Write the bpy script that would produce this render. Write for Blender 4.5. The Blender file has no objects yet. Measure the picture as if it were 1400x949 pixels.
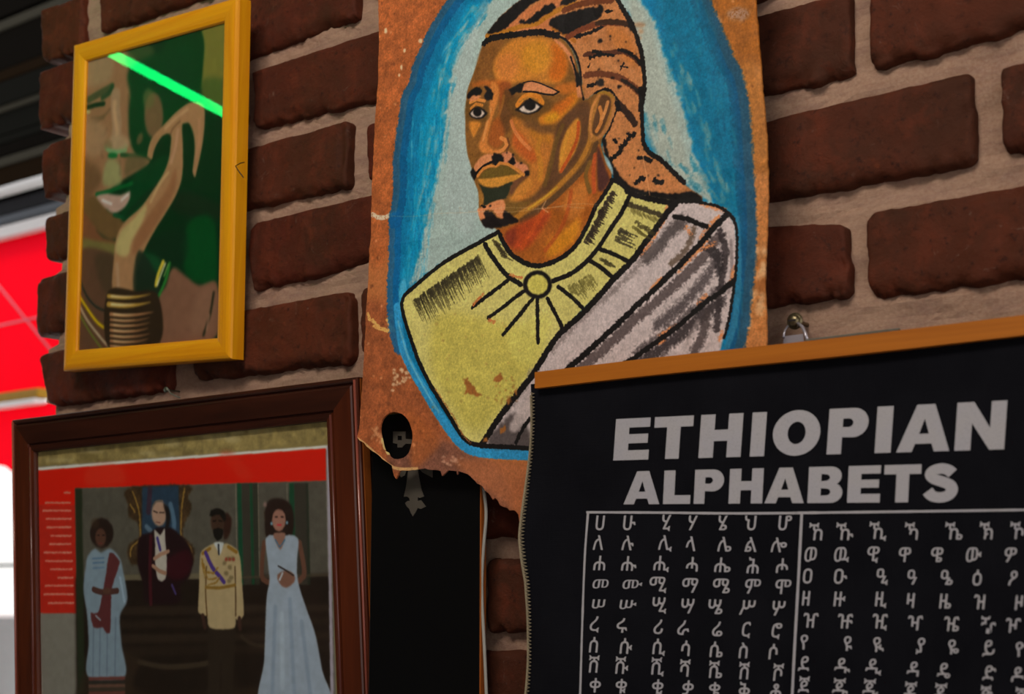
import bpy, bmesh, math, random
import numpy as np
from mathutils import Vector, Matrix, noise as mnoise
from mathutils.geometry import delaunay_2d_cdt

S = bpy.context.scene
COL = S.collection
random.seed(4)

# ---------------------------------------------------------------- camera
FPX = 2000.0
pitch = math.atan(335 / FPX)
yaw = math.atan(FPX / (2600 * math.cos(pitch)))
sp_, cp_ = math.sin(yaw), math.cos(yaw)
FW = Vector((-sp_ * math.cos(pitch), cp_ * math.cos(pitch), math.sin(pitch)))
RT = Vector((cp_, sp_, 0))
UP = RT.cross(FW)
CAM = Vector((0, -0.86367, 1.5))
cam = bpy.data.cameras.new('camera')
cam.sensor_width = 36
cam.lens = FPX / 1400 * 36
cam.clip_start = 0.02
cam.dof.use_dof = True
cam.dof.focus_distance = 1.12
cam.dof.aperture_fstop = 9.0
co = bpy.data.objects.new('camera', cam)
COL.objects.link(co)
M = Matrix((RT, UP, -FW)).transposed().to_4x4()
M.translation = CAM
co.matrix_world = M
S.camera = co

# ---------------------------------------------------------------- world, light, exposure
W = bpy.data.worlds.new('overcast_sky')
S.world = W
W.use_nodes = True
bg = W.node_tree.nodes['Background']
bg.inputs[0].default_value = (1.0, 0.985, 0.955, 1)
bg.inputs[1].default_value = 1.15

def area(name, loc, target, size, power, colour, sy=None):
    l = bpy.data.lights.new(name, 'AREA')
    l.energy = power; l.size = size; l.color = colour
    if sy: l.shape = 'RECTANGLE'; l.size_y = sy
    o = bpy.data.objects.new(name, l)
    COL.objects.link(o)
    o.location = loc
    o.rotation_euler = (Vector(target) - Vector(loc)).to_track_quat('-Z', 'Y').to_euler()
    return o
area('added_top_light', (-0.45, -1.1, 2.72), (-0.85, 0, 1.7), 0.8, 20, (1.0, 0.92, 0.80), 0.5)  # unseen warm light, added to light the wall from above
sun = bpy.data.lights.new('sun', 'SUN'); sun.energy = 2.6; sun.angle = .02; sun.color = (1, .96, .9)
so = bpy.data.objects.new('sun', sun); COL.objects.link(so)
so.rotation_euler = Vector((.35, -1, -1.15)).to_track_quat('-Z', 'Y').to_euler()
vs = S.view_settings
vs.view_transform = 'Standard'; vs.look = 'None'; vs.exposure = 0.0; vs.gamma = 1.0
vs.use_curve_mapping = False

# ---------------------------------------------------------------- pixel <-> place helpers (measuring only)
def ray(px, py):
    return FW + RT * ((px - 700) / FPX) - UP * ((py - 474.5) / FPX)
def hit(px, py, y=0.0):
    r = ray(px, py)
    return CAM + r * ((y - CAM.y) / r.y)

class Plane:
    """a flat work surface in the place: origin, right, up, towards the viewer"""
    def __init__(s, o, a=(1, 0, 0), b=(0, 0, 1)):
        s.o = Vector(o); s.a = Vector(a).normalized(); s.b = Vector(b).normalized(); s.n = s.a.cross(s.b)
    def uv(s, px, py):
        r = ray(px, py)
        P = CAM + r * ((s.o - CAM).dot(s.n) / r.dot(s.n))
        d = P - s.o
        return (d.dot(s.a), d.dot(s.b))
    def pt(s, u, v, n=0.0):
        return s.o + s.a * u + s.b * v + s.n * n

# ---------------------------------------------------------------- materials
def rgb(c):  # 8-bit display colour -> linear
    return [((x / 255) / 12.92 if x / 255 <= 0.04045 else ((x / 255 + 0.055) / 1.055) ** 2.4) for x in c]

class NT:
    def __init__(s, name):
        s.m = bpy.data.materials.new(name); s.m.use_nodes = True
        s.t = s.m.node_tree; s.p = s.t.nodes['Principled BSDF']
    def n(s, typ, **kw):
        nd = s.t.nodes.new(typ)
        for k, v in kw.items():
            if k.startswith('i_'):
                nd.inputs[k[2:].replace('_', ' ')].default_value = v
            else:
                setattr(nd, k, v)
        return nd
    def l(s, a, b): s.t.links.new(a, b)
    def coord(s, scale=(1, 1, 1), kind='Object'):
        c = s.n('ShaderNodeTexCoord'); m = s.n('ShaderNodeMapping')
        m.inputs['Scale'].default_value = scale
        s.l(c.outputs[kind], m.inputs[0]); return m.outputs[0]
    def noise(s, vec, scale, detail=5, rough=.6, dist=0):
        nd = s.n('ShaderNodeTexNoise'); nd.inputs['Scale'].default_value = scale
        nd.inputs['Detail'].default_value = detail; nd.inputs['Roughness'].default_value = rough
        nd.inputs['Distortion'].default_value = dist
        s.l(vec, nd.inputs['Vector']); return nd.outputs['Fac']
    def ramp(s, fac, stops):
        r = s.n('ShaderNodeValToRGB'); e = r.color_ramp.elements
        while len(e) < len(stops): e.new(0.5)
        for i, (p, c) in enumerate(stops):
            e[i].position = p; e[i].color = (*c[:3], 1)
        s.l(fac, r.inputs[0]); return r.outputs[0]
    def mix(s, fac, a, b, mode='MIX'):
        m = s.n('ShaderNodeMix', data_type='RGBA', blend_type=mode)
        for sock, v in ((m.inputs[0], fac), (m.inputs[6], a), (m.inputs[7], b)):
            if hasattr(v, 'links'): s.l(v, sock)
            elif isinstance(v, (int, float)): sock.default_value = v
            else: sock.default_value = (*v[:3], 1)
        return m.outputs[2]
    def bump(s, h, strength, dist=.001, prev=None):
        b = s.n('ShaderNodeBump'); b.inputs['Strength'].default_value = strength
        b.inputs['Distance'].default_value = dist
        s.l(h, b.inputs['Height'])
        if prev: s.l(prev, b.inputs['Normal'])
        s.l(b.outputs[0], s.p.inputs['Normal']); return b.outputs[0]
    def base(s, c):
        if hasattr(c, 'links'): s.l(c, s.p.inputs['Base Color'])
        else: s.p.inputs['Base Color'].default_value = (*c[:3], 1)
    def set(s, rough=.6, spec=.5, metal=0, coat=0):
        s.p.inputs['Roughness'].default_value = rough
        s.p.inputs['Specular IOR Level'].default_value = spec
        s.p.inputs['Metallic'].default_value = metal
        s.p.inputs['Coat Weight'].default_value = coat

def plain(name, c, rough=.6, spec=.5, metal=0, var=.12, scale=40, bump=.15):
    k = NT(name); v = k.coord()
    n = k.noise(v, scale)
    k.base(k.mix(n, [x * (1 - var) for x in c], [min(1, x * (1 + var)) for x in c]))
    k.bump(n, bump, .0006); k.set(rough, spec, metal); return k.m

def wood(name, c1, c2, rough=.35, axis='x', scale=1.0, spec=.5, coat=0.0):
    k = NT(name)
    sc = {'x': (3, 90, 90), 'z': (90, 90, 3)}[axis]
    v = k.coord(tuple(x * scale for x in sc))
    n = k.noise(v, 1.0, 6, .6, .8)
    v2 = k.coord((6, 6, 6)); n2 = k.noise(v2, 2.0, 3)
    c = k.ramp(n, [(.3, c1), (.7, c2)])
    k.base(k.mix(n2, c, k.mix(.5, c, c1, 'MULTIPLY')))
    k.base(c)
    k.bump(n, .12, .0005); k.set(rough, spec, 0, coat); return k.m

# ---------------------------------------------------------------- objects
def tag(o, label=None, cat=None, group=None, kind=None):
    for k, v in (('label', label), ('category', cat), ('group', group), ('kind', kind)):
        if v: o[k] = v
    return o
def empty(name, loc=(0, 0, 0)):
    o = bpy.data.objects.new(name, None); o.empty_display_size = .05
    COL.objects.link(o); o.location = loc; return o
def add(name, me, mat, parent=None, smooth=False):
    o = bpy.data.objects.new(name, me); COL.objects.link(o)
    if mat: me.materials.append(mat)
    if smooth:
        me.polygons.foreach_set('use_smooth', [True] * len(me.polygons))
    if parent:
        o.parent = parent; o.matrix_parent_inverse = Matrix.Translation(-parent.location)
    return o
def mesh(name, verts, faces, uvs=None):
    me = bpy.data.meshes.new(name)
    me.from_pydata([tuple(v) for v in verts], [], faces)
    bm = bmesh.new(); bm.from_mesh(me)
    bmesh.ops.recalc_face_normals(bm, faces=bm.faces)
    bm.to_mesh(me); bm.free()
    if uvs is not None:
        ul = me.uv_layers.new(name='map'); vi = np.zeros(len(me.loops), int)
        me.loops.foreach_get('vertex_index', vi)
        ul.data.foreach_set('uv', np.asarray(uvs, np.float32)[vi].ravel())
    me.update(); return me
def box(x0, x1, y0, y1, z0, z1):
    v = [(x, y, z) for x in (x0, x1) for y in (y0, y1) for z in (z0, z1)]
    f = [(0, 1, 3, 2), (4, 6, 7, 5), (0, 4, 5, 1), (2, 3, 7, 6), (0, 2, 6, 4), (1, 5, 7, 3)]
    return v, f
def bevel_mesh(me, w, seg=2):
    bm = bmesh.new(); bm.from_mesh(me)
    bmesh.ops.bevel(bm, geom=bm.edges[:], offset=w, segments=seg, profile=.6, affect='EDGES')
    bm.to_mesh(me); bm.free(); return me
def boxmesh(name, *a, bev=0.0):
    v, f = box(*a); me = mesh(name, v, f)
    return bevel_mesh(me, bev) if bev else me
def tube(name, pts, r, seg=10, closed=False):
    pts = [Vector(p) for p in pts]; n = len(pts); V = []; Fc = []
    rr = r if isinstance(r, (list, tuple)) else [r] * n
    prev = None
    for i, p in enumerate(pts):
        if closed: t = (pts[(i + 1) % n] - pts[i - 1]).normalized()
        else: t = (pts[min(i + 1, n - 1)] - pts[max(i - 1, 0)]).normalized()
        a = prev if prev else (Vector((0, 0, 1)) if abs(t.z) < .9 else Vector((1, 0, 0)))
        a = (a - t * a.dot(t)).normalized(); prev = a; b = t.cross(a)
        for k in range(seg):
            q = 2 * math.pi * k / seg
            V.append(p + (a * math.cos(q) + b * math.sin(q)) * rr[i])
    m = n if closed else n - 1
    for i in range(m):
        for k in range(seg):
            a0 = i * seg + k; a1 = i * seg + (k + 1) % seg
            j = ((i + 1) % n) * seg
            Fc.append((a0, a1, j + (k + 1) % seg, j + k))
    if not closed:
        Fc.append(tuple(range(seg))); Fc.append(tuple((n - 1) * seg + k for k in range(seg)))
    return mesh(name, V, Fc)
def catmull(pts, closed=False, step=3.0):
    P = [np.array(p, float) for p in pts]; n = len(P); out = []
    rng = range(n) if closed else range(n - 1)
    for i in rng:
        if closed: p0, p1, p2, p3 = P[i - 1], P[i], P[(i + 1) % n], P[(i + 2) % n]
        else: p0, p1, p2, p3 = P[max(i - 1, 0)], P[i], P[i + 1], P[min(i + 2, n - 1)]
        k = max(1, int(np.hypot(*(p2 - p1)[:2]) / step))
        for j in range(k):
            t = j / k
            out.append(.5 * ((2 * p1) + (p2 - p0) * t + (2 * p0 - 5 * p1 + 4 * p2 - p3) * t * t + (3 * p1 - p0 - 3 * p2 + p3) * t ** 3))
    if not closed: out.append(P[-1])
    return out

# ---------------------------------------------------------------- paint: fills and brush strokes computed on the surface's own grid
class Paint:
    def __init__(s, plane, box4, ppm, base, gain=2.2):
        s.pl = plane; s.x0, s.x1, s.y0, s.y1 = box4; s.ppm = ppm; s.gain = gain
        s.w = int((s.x1 - s.x0) * ppm); s.h = int((s.y1 - s.y0) * ppm)
        s.im = np.ones((s.h, s.w, 3), np.float32) * np.array(base, np.float32)
        s.rs = np.random.RandomState(7)
        s.N = [s.nz(4), s.nz(4), s.nz(14), s.nz(40), s.nz(2), s.nz(9)]
        c = s.M([(700, 300), (701, 300), (700, 301)])
        s.k = ppm * 0.00058
    def nz(s, cell, ay=1.0, ax=1.0):
        gh = max(2, int(s.h / (cell * ay)) + 2); gw = max(2, int(s.w / (cell * ax)) + 2)
        g = s.rs.rand(gh, gw).astype(np.float32)
        y = np.linspace(0, gh - 1.001, s.h); x = np.linspace(0, gw - 1.001, s.w)
        yi = y.astype(int); xi = x.astype(int)
        fy = (y - yi)[:, None]; fx = (x - xi)[None]
        fy = fy * fy * (3 - 2 * fy); fx = fx * fx * (3 - 2 * fx)
        a = g[yi][:, xi]; b = g[yi][:, xi + 1]; c = g[yi + 1][:, xi]; d = g[yi + 1][:, xi + 1]
        return ((a * (1 - fx) + b * fx) * (1 - fy) + (c * (1 - fx) + d * fx) * fy).astype(np.float32)
    def M(s, pts):
        o = []
        for p in pts:
            u, v = s.pl.uv(p[0], p[1]); o.append(((u - s.x0) * s.ppm, (v - s.y0) * s.ppm))
        return np.array(o)
    def blend(s, y0, y1, x0, x1, m, c, alpha=1.0, mott=0.0, dry=0.0):
        if y1 <= y0 or x1 <= x0: return
        m = m * alpha
        if dry:
            t = s.N[4][y0:y1, x0:x1] * .6 + s.N[0][y0:y1, x0:x1] * .4
            m = m * np.clip((t - dry + .12) / .24, 0, 1)
        c = np.array(c, np.float32)[None, None]
        if mott:
            q = (s.N[2][y0:y1, x0:x1] * .5 + s.N[1][y0:y1, x0:x1] * .3 + s.N[4][y0:y1, x0:x1] * .2 - .5) * mott
            c = c * (1 + q[..., None])
        reg = s.im[y0:y1, x0:x1]
        s.im[y0:y1, x0:x1] = reg + (c - reg) * m[..., None]
    def blur(s, m, r):
        r = int(round(r))
        if r < 1: return m
        for ax in (0, 1):
            for _ in (0, 1):
                p = np.pad(m, [(r + 1, r) if a == ax else (0, 0) for a in (0, 1)], mode='edge')
                cs = np.cumsum(p, axis=ax, dtype=np.float64)
                n = m.shape[ax]
                hi = np.take(cs, np.arange(2 * r + 1, 2 * r + 1 + n), axis=ax); lo = np.take(cs, np.arange(0, n), axis=ax)
                m = ((hi - lo) / (2 * r + 1)).astype(np.float32)
        return m
    def fill(s, pts, c, soft=1.0, rough=0.0, alpha=1.0, smooth=True, mott=.12, dry=0.0):
        if smooth: pts = catmull(pts, True, 5)
        q = s.M(pts); pad = int(4 + soft * s.k * 2 + rough * s.k)
        x0 = max(0, int(q[:, 0].min()) - pad); x1 = min(s.w, int(q[:, 0].max()) + pad)
        y0 = max(0, int(q[:, 1].min()) - pad); y1 = min(s.h, int(q[:, 1].max()) + pad)
        if x1 <= x0 or y1 <= y0: return
        m = np.zeros((y1 - y0, x1 - x0), bool)
        n = len(q); xs = np.arange(x0, x1) + .5
        for i in range(n):
            ax, ay = q[i]; bx, by = q[(i + 1) % n]
            if ay == by: continue
            if ay > by: ax, ay, bx, by = bx, by, ax, ay
            r0 = max(y0, int(math.ceil(ay - .5))); r1 = min(y1, int(math.ceil(by - .5)))
            if r1 <= r0: continue
            yy = np.arange(r0, r1) + .5
            xc = ax + (bx - ax) * (yy - ay) / (by - ay)
            m[r0 - y0:r1 - y0] ^= xs[None] < xc[:, None]
        if rough:
            a = rough * s.k * 1.0
            dy = np.rint((s.N[0][y0:y1, x0:x1] + s.N[5][y0:y1, x0:x1] - 1) * a).astype(int); dx = np.rint((s.N[1][y0:y1, x0:x1] + s.N[4][y0:y1, x0:x1] * .6 - .8) * a).astype(int)
            Y, X = np.mgrid[0:y1 - y0, 0:x1 - x0]
            m = m[np.clip(Y + dy, 0, y1 - y0 - 1), np.clip(X + dx, 0, x1 - x0 - 1)]
        s.blend(y0, y1, x0, x1, s.blur(m.astype(np.float32), soft * s.k * .5), c, alpha, mott, dry)
    def stroke(s, pts, w, c, soft=1.0, rough=.5, alpha=1.0, smooth=True, mott=.12, dry=0.0, taper=False):
        if smooth and len(pts) > 2: pts = catmull(pts, False, 6)
        q = s.M(pts); R = w * s.k / 2; sf = max(.7, soft * s.k * .6); pad = int(R + sf + rough * s.k + 3)
        x0 = max(0, int(q[:, 0].min()) - pad); x1 = min(s.w, int(q[:, 0].max()) + pad)
        y0 = max(0, int(q[:, 1].min()) - pad); y1 = min(s.h, int(q[:, 1].max()) + pad)
        if x1 <= x0 or y1 <= y0: return
        D = np.full((y1 - y0, x1 - x0), 1e6, np.float32); n = len(q) - 1
        for i in range(n):
            ax, ay = q[i]; bx, by = q[i + 1]
            lx0 = max(x0, int(min(ax, bx)) - pad); lx1 = min(x1, int(max(ax, bx)) + pad)
            ly0 = max(y0, int(min(ay, by)) - pad); ly1 = min(y1, int(max(ay, by)) + pad)
            if lx1 <= lx0 or ly1 <= ly0: continue
            Y, X = np.mgrid[ly0:ly1, lx0:lx1].astype(np.float32) + .5
            dx, dy = bx - ax, by - ay; L = dx * dx + dy * dy + 1e-6
            t = np.clip(((X - ax) * dx + (Y - ay) * dy) / L, 0, 1)
            d = np.hypot(X - ax - t * dx, Y - ay - t * dy)
            if taper: d = d + R * .9 * np.clip((i + t) / n, 0, 1) ** 2
            sl = (slice(ly0 - y0, ly1 - y0), slice(lx0 - x0, lx1 - x0))
            D[sl] = np.minimum(D[sl], d)
        if rough: D = D + (s.N[0][y0:y1, x0:x1] * .6 + s.N[4][y0:y1, x0:x1] * .4 - .5) * rough * s.k * 1.3
        s.blend(y0, y1, x0, x1, np.clip((R - D) / sf + .5, 0, 1), c, alpha, mott, dry)
    def dot(s, x, y, rx, ry, c, rot=0, **kw):
        a = [(x + rx * math.cos(t) * math.cos(rot) - ry * math.sin(t) * math.sin(rot), y + rx * math.cos(t) * math.sin(rot) + ry * math.sin(t) * math.cos(rot)) for t in np.linspace(0, 2 * math.pi, 13)[:-1]]
        s.fill(a, c, **kw)
    def hatch(s, a, b, n, dx, dy, w, c, jit=3, **kw):
        for i in range(n):
            t = (i + .5) / n; x = a[0] + (b[0] - a[0]) * t; y = a[1] + (b[1] - a[1]) * t
            r = s.rs.uniform; f = r(.7, 1.1)
            s.stroke([(x + r(-1, 1) * jit * .4, y + r(-1, 1) * jit * .4), (x + dx * f + r(-1, 1) * jit * .5, y + dy * f)], w, c, smooth=False, taper=True, **kw)
    def image(s, name):
        c = np.clip(s.im, 0, 255) / 255
        lin = np.where(c <= .04045, c / 12.92, ((c + .055) / 1.055) ** 2.4) * s.gain
        lin = np.clip(lin, 0, .92)
        c = np.where(lin <= .0031308, lin * 12.92, 1.055 * lin ** (1 / 2.4) - .055)
        img = bpy.data.images.new(name, s.w, s.h)
        buf = np.ones((s.h, s.w, 4), np.float32); buf[..., :3] = c
        img.pixels.foreach_set(buf.ravel()); img.update(); img.pack()
        return img
    def material(s, name, rough=.6, spec=.4, bumps=(), coat=0):
        k = NT(name)
        tc = k.n('ShaderNodeTexCoord'); it = k.n('ShaderNodeTexImage'); it.image = s.image(name)
        it.extension = 'EXTEND'
        k.l(tc.outputs['UV'], it.inputs[0]); k.l(it.outputs[0], k.p.inputs['Base Color'])
        v = k.coord(); prev = None
        for sc, st, di in bumps: prev = k.bump(k.noise(v, sc), st, di, prev)
        k.set(rough, spec, 0, coat); return k.m

def sheet(name, s, outline, holes, thick, step, disp, uvbox, mat, parent=None):
    """outline and holes in surface metres; s = Plane; disp(u, v) = offset towards the viewer"""
    P = [Vector(p) for p in outline]; E = [(i, (i + 1) % len(P)) for i in range(len(P))]
    for h in holes:
        b = len(P); P += [Vector(p) for p in h]; E += [(b + i, b + (i + 1) % len(h)) for i in range(len(h))]
    xs = [p.x for p in P]; ys = [p.y for p in P]
    def inside(x, y, poly):
        c = False; n = len(poly); j = n - 1
        for i in range(n):
            xi, yi = poly[i]; xj, yj = poly[j]
            if (yi > y) != (yj > y) and x < (xj - xi) * (y - yi) / (yj - yi) + xi: c = not c
            j = i
        return c
    x = min(xs)
    while x < max(xs):
        y = min(ys)
        while y < max(ys):
            q = (x + random.uniform(-.2, .2) * step, y + random.uniform(-.2, .2) * step)
            if inside(*q, outline) and not any(inside(*q, h) for h in holes): P.append(Vector(q))
            y += step
        x += step
    v, e, f, *_ = delaunay_2d_cdt(P, E, [], 1, 1e-6)
    F = []
    for t in f:
        cx = sum(v[i].x for i in t) / 3; cy = sum(v[i].y for i in t) / 3
        if inside(cx, cy, outline) and not any(inside(cx, cy, h) for h in holes): F.append(tuple(t))
    n = len(v); V = []; UV = []
    for d in (0, -thick):
        for q in v:
            V.append(s.pt(q.x, q.y, disp(q.x, q.y) + d))
            UV.append(((q.x - uvbox[0]) / (uvbox[1] - uvbox[0]), (q.y - uvbox[2]) / (uvbox[3] - uvbox[2])))
    cnt = {}
    for t in F:
        for a, b in ((t[0], t[1]), (t[1], t[2]), (t[2], t[0])):
            cnt[(a, b)] = 1
    FF = list(F) + [tuple(i + n for i in reversed(t)) for t in F]
    for (a, b) in cnt:
        if (b, a) not in cnt: FF.append((b, a, a + n, b + n))
    me = mesh(name, V, FF, UV)
    return add(name, me, mat, parent, smooth=False)
# ================================================================ the brick wall
def brick_material():
    k = NT('old_red_brick')
    oi = k.n('ShaderNodeObjectInfo'); v0 = k.coord()
    ad = k.n('ShaderNodeVectorMath', operation='ADD'); k.l(v0, ad.inputs[0])
    ml = k.n('ShaderNodeMath', operation='MULTIPLY'); k.l(oi.outputs['Random'], ml.inputs[0]); ml.inputs[1].default_value = 37
    k.l(ml.outputs[0], ad.inputs[1]); v = ad.outputs[0]
    big = k.noise(v, 14, 4, .6, .4); fine = k.noise(v, 160, 6, .7); mid = k.noise(v, 45, 5, .65, .3)
    c = k.ramp(oi.outputs['Random'], [(0, (.108, .020, .011)), (.35, (.128, .024, .012)), (.65, (.092, .026, .013)), (1, (.135, .030, .013))])
    c = k.mix(k.ramp(big, [(.35, (0, 0, 0)), (.7, (1, 1, 1))]), c, (.062, .022, .011))
    c = k.mix(k.ramp(mid, [(.50, (0, 0, 0)), (.72, (.75, .75, .75))]), c, (.165, .036, .016))
    c = k.mix(k.ramp(fine, [(.56, (0, 0, 0)), (.68, (.75, .75, .75))]), c, (.030, .010, .007))
    sm = k.noise(v, 34, 9, .8, 2.2)
    c = k.mix(k.ramp(sm, [(.61, (0, 0, 0)), (.70, (.5, .5, .5))]), c, (.26, .17, .13))
    sm2 = k.noise(v, 90, 6, .8, 1.0)
    c = k.mix(k.ramp(sm2, [(.62, (0, 0, 0)), (.72, (.6, .6, .6))]), c, (.22, .055, .02))
    k.base(c)
    b = k.bump(sm, .5, .0025); b = k.bump(mid, .35, .003, b); b = k.bump(fine, .6, .0010, b); b = k.bump(k.noise(v, 22, 7, .7, 1.5), .3, .004, b)
    k.set(.62, .14); return k.m
MAT_BRICK = brick_material()
def mortar_material():
    k = NT('lime_mortar'); v = k.coord()
    big = k.noise(v, 9, 4); fine = k.noise(v, 420, 4, .7); st = k.noise(k.coord((22, 22, 70)), 1.5, 5, .7)
    c = k.ramp(big, [(.3, (.35, .195, .130)), (.7, (.44, .265, .185))])
    c = k.mix(k.ramp(fine, [(.35, (.0, .0, .0)), (.75, (.8, .8, .8))]), c, (.52, .35, .25))
    c = k.mix(k.ramp(st, [(.45, (0, 0, 0)), (.75, (.5, .5, .5))]), c, (.20, .105, .10))
    k.base(c); b = k.bump(st, .5, .002); k.bump(fine, .6, .0008, b); k.set(.9, .2); return k.m
MAT_MORTAR = mortar_material()

# each brick: four corners of its face measured in the photograph (TL, TR, BR, BL)
BR = {
 'a': [((53,12),(110,-8),(110,64),(54,84)), ((135,-20),(290,-95),(290,-12),(136,43))],
 'b': [((53,99),(150,64),(150,147),(54,176)), ((158,60),(262,20),(262,105),(158,143)), ((270,18),(486,-62),(485,21),(270,103)), ((502,-70),(720,-150),(720,-60),(504,3))],
 'c': [((57,200),(140,172),(140,245),(58,270)), ((148,168),(330,108),(330,184),(148,243)), ((343,98),(575,22),(575,120),(346,174)), ((590,18),(790,-45),(790,50),(590,112))],
 'd': [((60,297),(150,267),(150,331),(60,357)), ((158,264),(247,233),(247,306),(158,330)), ((255,224),(475,163),(473,255),(255,300)), ((500,170),(700,114),(700,192),(502,245)), ((708,112),(918,52),(918,146),(708,190)), ((930,50),(1158,-14),(1162,101),(930,146)), ((1187,-28),(1440,-92),(1440,30),(1186,91))],
 'e': [((50,382),(150,352),(150,428),(50,461)), ((158,350),(325,305),(325,398),(158,426)), ((339,306),(560,252),(560,345),(343,397)), ((568,250),(750,205),(750,302),(568,343)), ((760,203),(945,158),(945,255),(760,300)), ((955,186),(1325,96),(1331,222),(955,291)), ((1369,92),(1470,66),(1470,196),(1370,212))],
 'f': [((52,485),(232,440),(230,533),(64,556)), ((258,438),(479,397),(480,496),(266,520)), ((493,395),(700,350),(700,452),(495,488)), ((708,348),(860,316),(860,432),(708,450)), ((868,314),(975,290),(975,420),(868,430)), ((990,312),(1155,304),(1160,404),(990,424)), ((1181,291),(1450,243),(1450,374),(1185,408))],
  'g': [((1045,478),(1200,466),(1200,560),(1045,572)), ((1222,464),(1450,446),(1450,520),(1222,550))],
 'h': [((560,652),(800,642),(800,732),(560,740))],
 'i': [((664,765),(860,763),(860,861),(664,864))],
 'j': [((560,889),(800,892),(800,985),(560,984))],
}
ZB = {'a': 2.058, 'b': 1.984, 'c': 1.909, 'd': 1.837, 'e': 1.762, 'f': 1.686, 'g': 1.611, 'h': 1.536, 'i': 1.463, 'j': 1.388}
BH = 0.061
quads = []
for row, L in BR.items():
    for q in L: quads.append((row, [((P := hit(*c)).x, P.z) for c in q]))
rows = dict(ZB)
for i in range(1, 6): rows['u%d' % i] = 2.058 + .0745 * i
for i in range(1, 7): rows['w%d' % i] = 1.388 - .0745 * i
LEFT_END, RIGHT_END = -1.292, -.02
for idx, (row, zb) in enumerate(sorted(rows.items(), key=lambda t: t[1])):
    have = [(min(p[0] for p in q), max(p[0] for p in q)) for r, q in quads if r == row]
    x = LEFT_END + (.0 if idx % 2 else -.004)
    first = True
    while x < RIGHT_END:
        if row == 'g' and x > -.62: break
        w = .105 if (first and idx % 2) else .213
        first = False
        x1 = min(x + w, RIGHT_END)
        s0, s1 = x, x1
        clash = False
        for a, b in have:
            if s0 < b + .008 and s1 > a - .008:
                if a - .01 - s0 > .05: s1 = a - .01
                elif s1 - (b + .01) > .05 and s0 >= a - .01: s0 = b + .01
                else: clash = True
        for a, b in have:
            if s0 < b + .006 and s1 > a - .006: clash = True
        if not clash and s1 - s0 > .04:
            quads.append((row, [(s0, zb + BH), (s1, zb + BH), (s1, zb), (s0, zb)]))
        x = x1 + .011

def brick_mesh(q, seed, chip, rug=1.0):
    rs = random.Random(seed)
    nx, nz_ = (60, 24); V = []; Fc = []
    (ax, az), (bx, bz), (cx, cz), (dx, dz) = q
    w = math.hypot(bx - ax, bz - az); h = math.hypot(ax - dx, az - dz)
    rc = rs.uniform(.003, .0065) * (1.6 if chip else 1); be = rs.uniform(.0025, .0045)
    tx, tz = rs.uniform(-.012, .012), rs.uniform(-.02, .02); off = rs.uniform(-.0015, .0015)
    ox = rs.uniform(0, 50)
    def warp(t, n):   # denser near the edges
        s = t / n
        return .5 - .5 * math.cos(math.pi * s) if True else s
    for j in range(nz_ + 1):
        for i in range(nx + 1):
            u, v = warp(i, nx), warp(j, nz_)
            X = (u - .5) * w; Z = (v - .5) * h
            # rounded corners of the outline
            ex, ez = w / 2 - rc, h / 2 - rc
            if abs(X) > ex and abs(Z) > ez:
                qx, qz = abs(X) - ex, abs(Z) - ez
                m = max(qx, qz); L = math.hypot(qx, qz) or 1
                X = math.copysign(ex + qx * m / L, X); Z = math.copysign(ez + qz * m / L, Z)
            d = min(w / 2 - abs(X), h / 2 - abs(Z))
            if abs(X) > ex and abs(Z) > ez: d = rc - math.hypot(abs(X) - ex, abs(Z) - ez)
            d = max(d, 0)
            uu, vv = X / w + .5, Z / h + .5
            px = (1 - vv) * ((1 - uu) * dx + uu * cx) + vv * ((1 - uu) * ax + uu * bx)
            pz = (1 - vv) * ((1 - uu) * dz + uu * cz) + vv * ((1 - uu) * az + uu * bz)
            n1 = mnoise.fractal(Vector((px * 28 + ox, pz * 28, ox)), .9, 2.1, 4)
            n2 = mnoise.noise(Vector((px * 95 + ox, pz * 95, 3.1)))
            edge = max(0, 1 - d / .009)
            bt = 1.6 if vv < .25 else 1.0
            n3 = mnoise.noise(Vector((px * 260 + ox, pz * 260, 8)))
            px += (n1 * .0012 + n2 * .0011 + n3 * .0005) * edge; pz += (n2 * .0014 + n1 * .0012 + n3 * .0006) * edge * bt
            y = be * (1 - math.sqrt(max(0, 1 - max(0, 1 - d / be) ** 2))) if d < be else 0
            y += (n1 * .0012 + n2 * .0006 + n3 * .0003) * rug + tx * X + tz * Z + off
            if vv < .22: y += (1 - vv / .22) ** 2 * (.0045 + .006 * n1 + .003 * n2 + .0025 * n3)
            if vv > .9 or uu > .95: y += max(0, n1 + n2 * .5) * .004
            V.append((px, y, pz))
    W1 = nx + 1
    for j in range(nz_):
        for i in range(nx):
            a = j * W1 + i; Fc.append((a, a + 1, a + 1 + W1, a + W1))
    ring = [i for i in range(nx + 1)] + [j * W1 + nx for j in range(1, nz_ + 1)] + [nz_ * W1 + i for i in range(nx - 1, -1, -1)] + [j * W1 for j in range(nz_ - 1, 0, -1)]
    b = len(V)
    for i in ring: V.append((V[i][0], .045, V[i][2]))
    n = len(ring)
    for i in range(n):
        Fc.append((ring[i], ring[(i + 1) % n], b + (i + 1) % n, b + i))
    Fc.append(tuple(b + i for i in range(n)))
    return mesh('brick', V, Fc)

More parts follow.
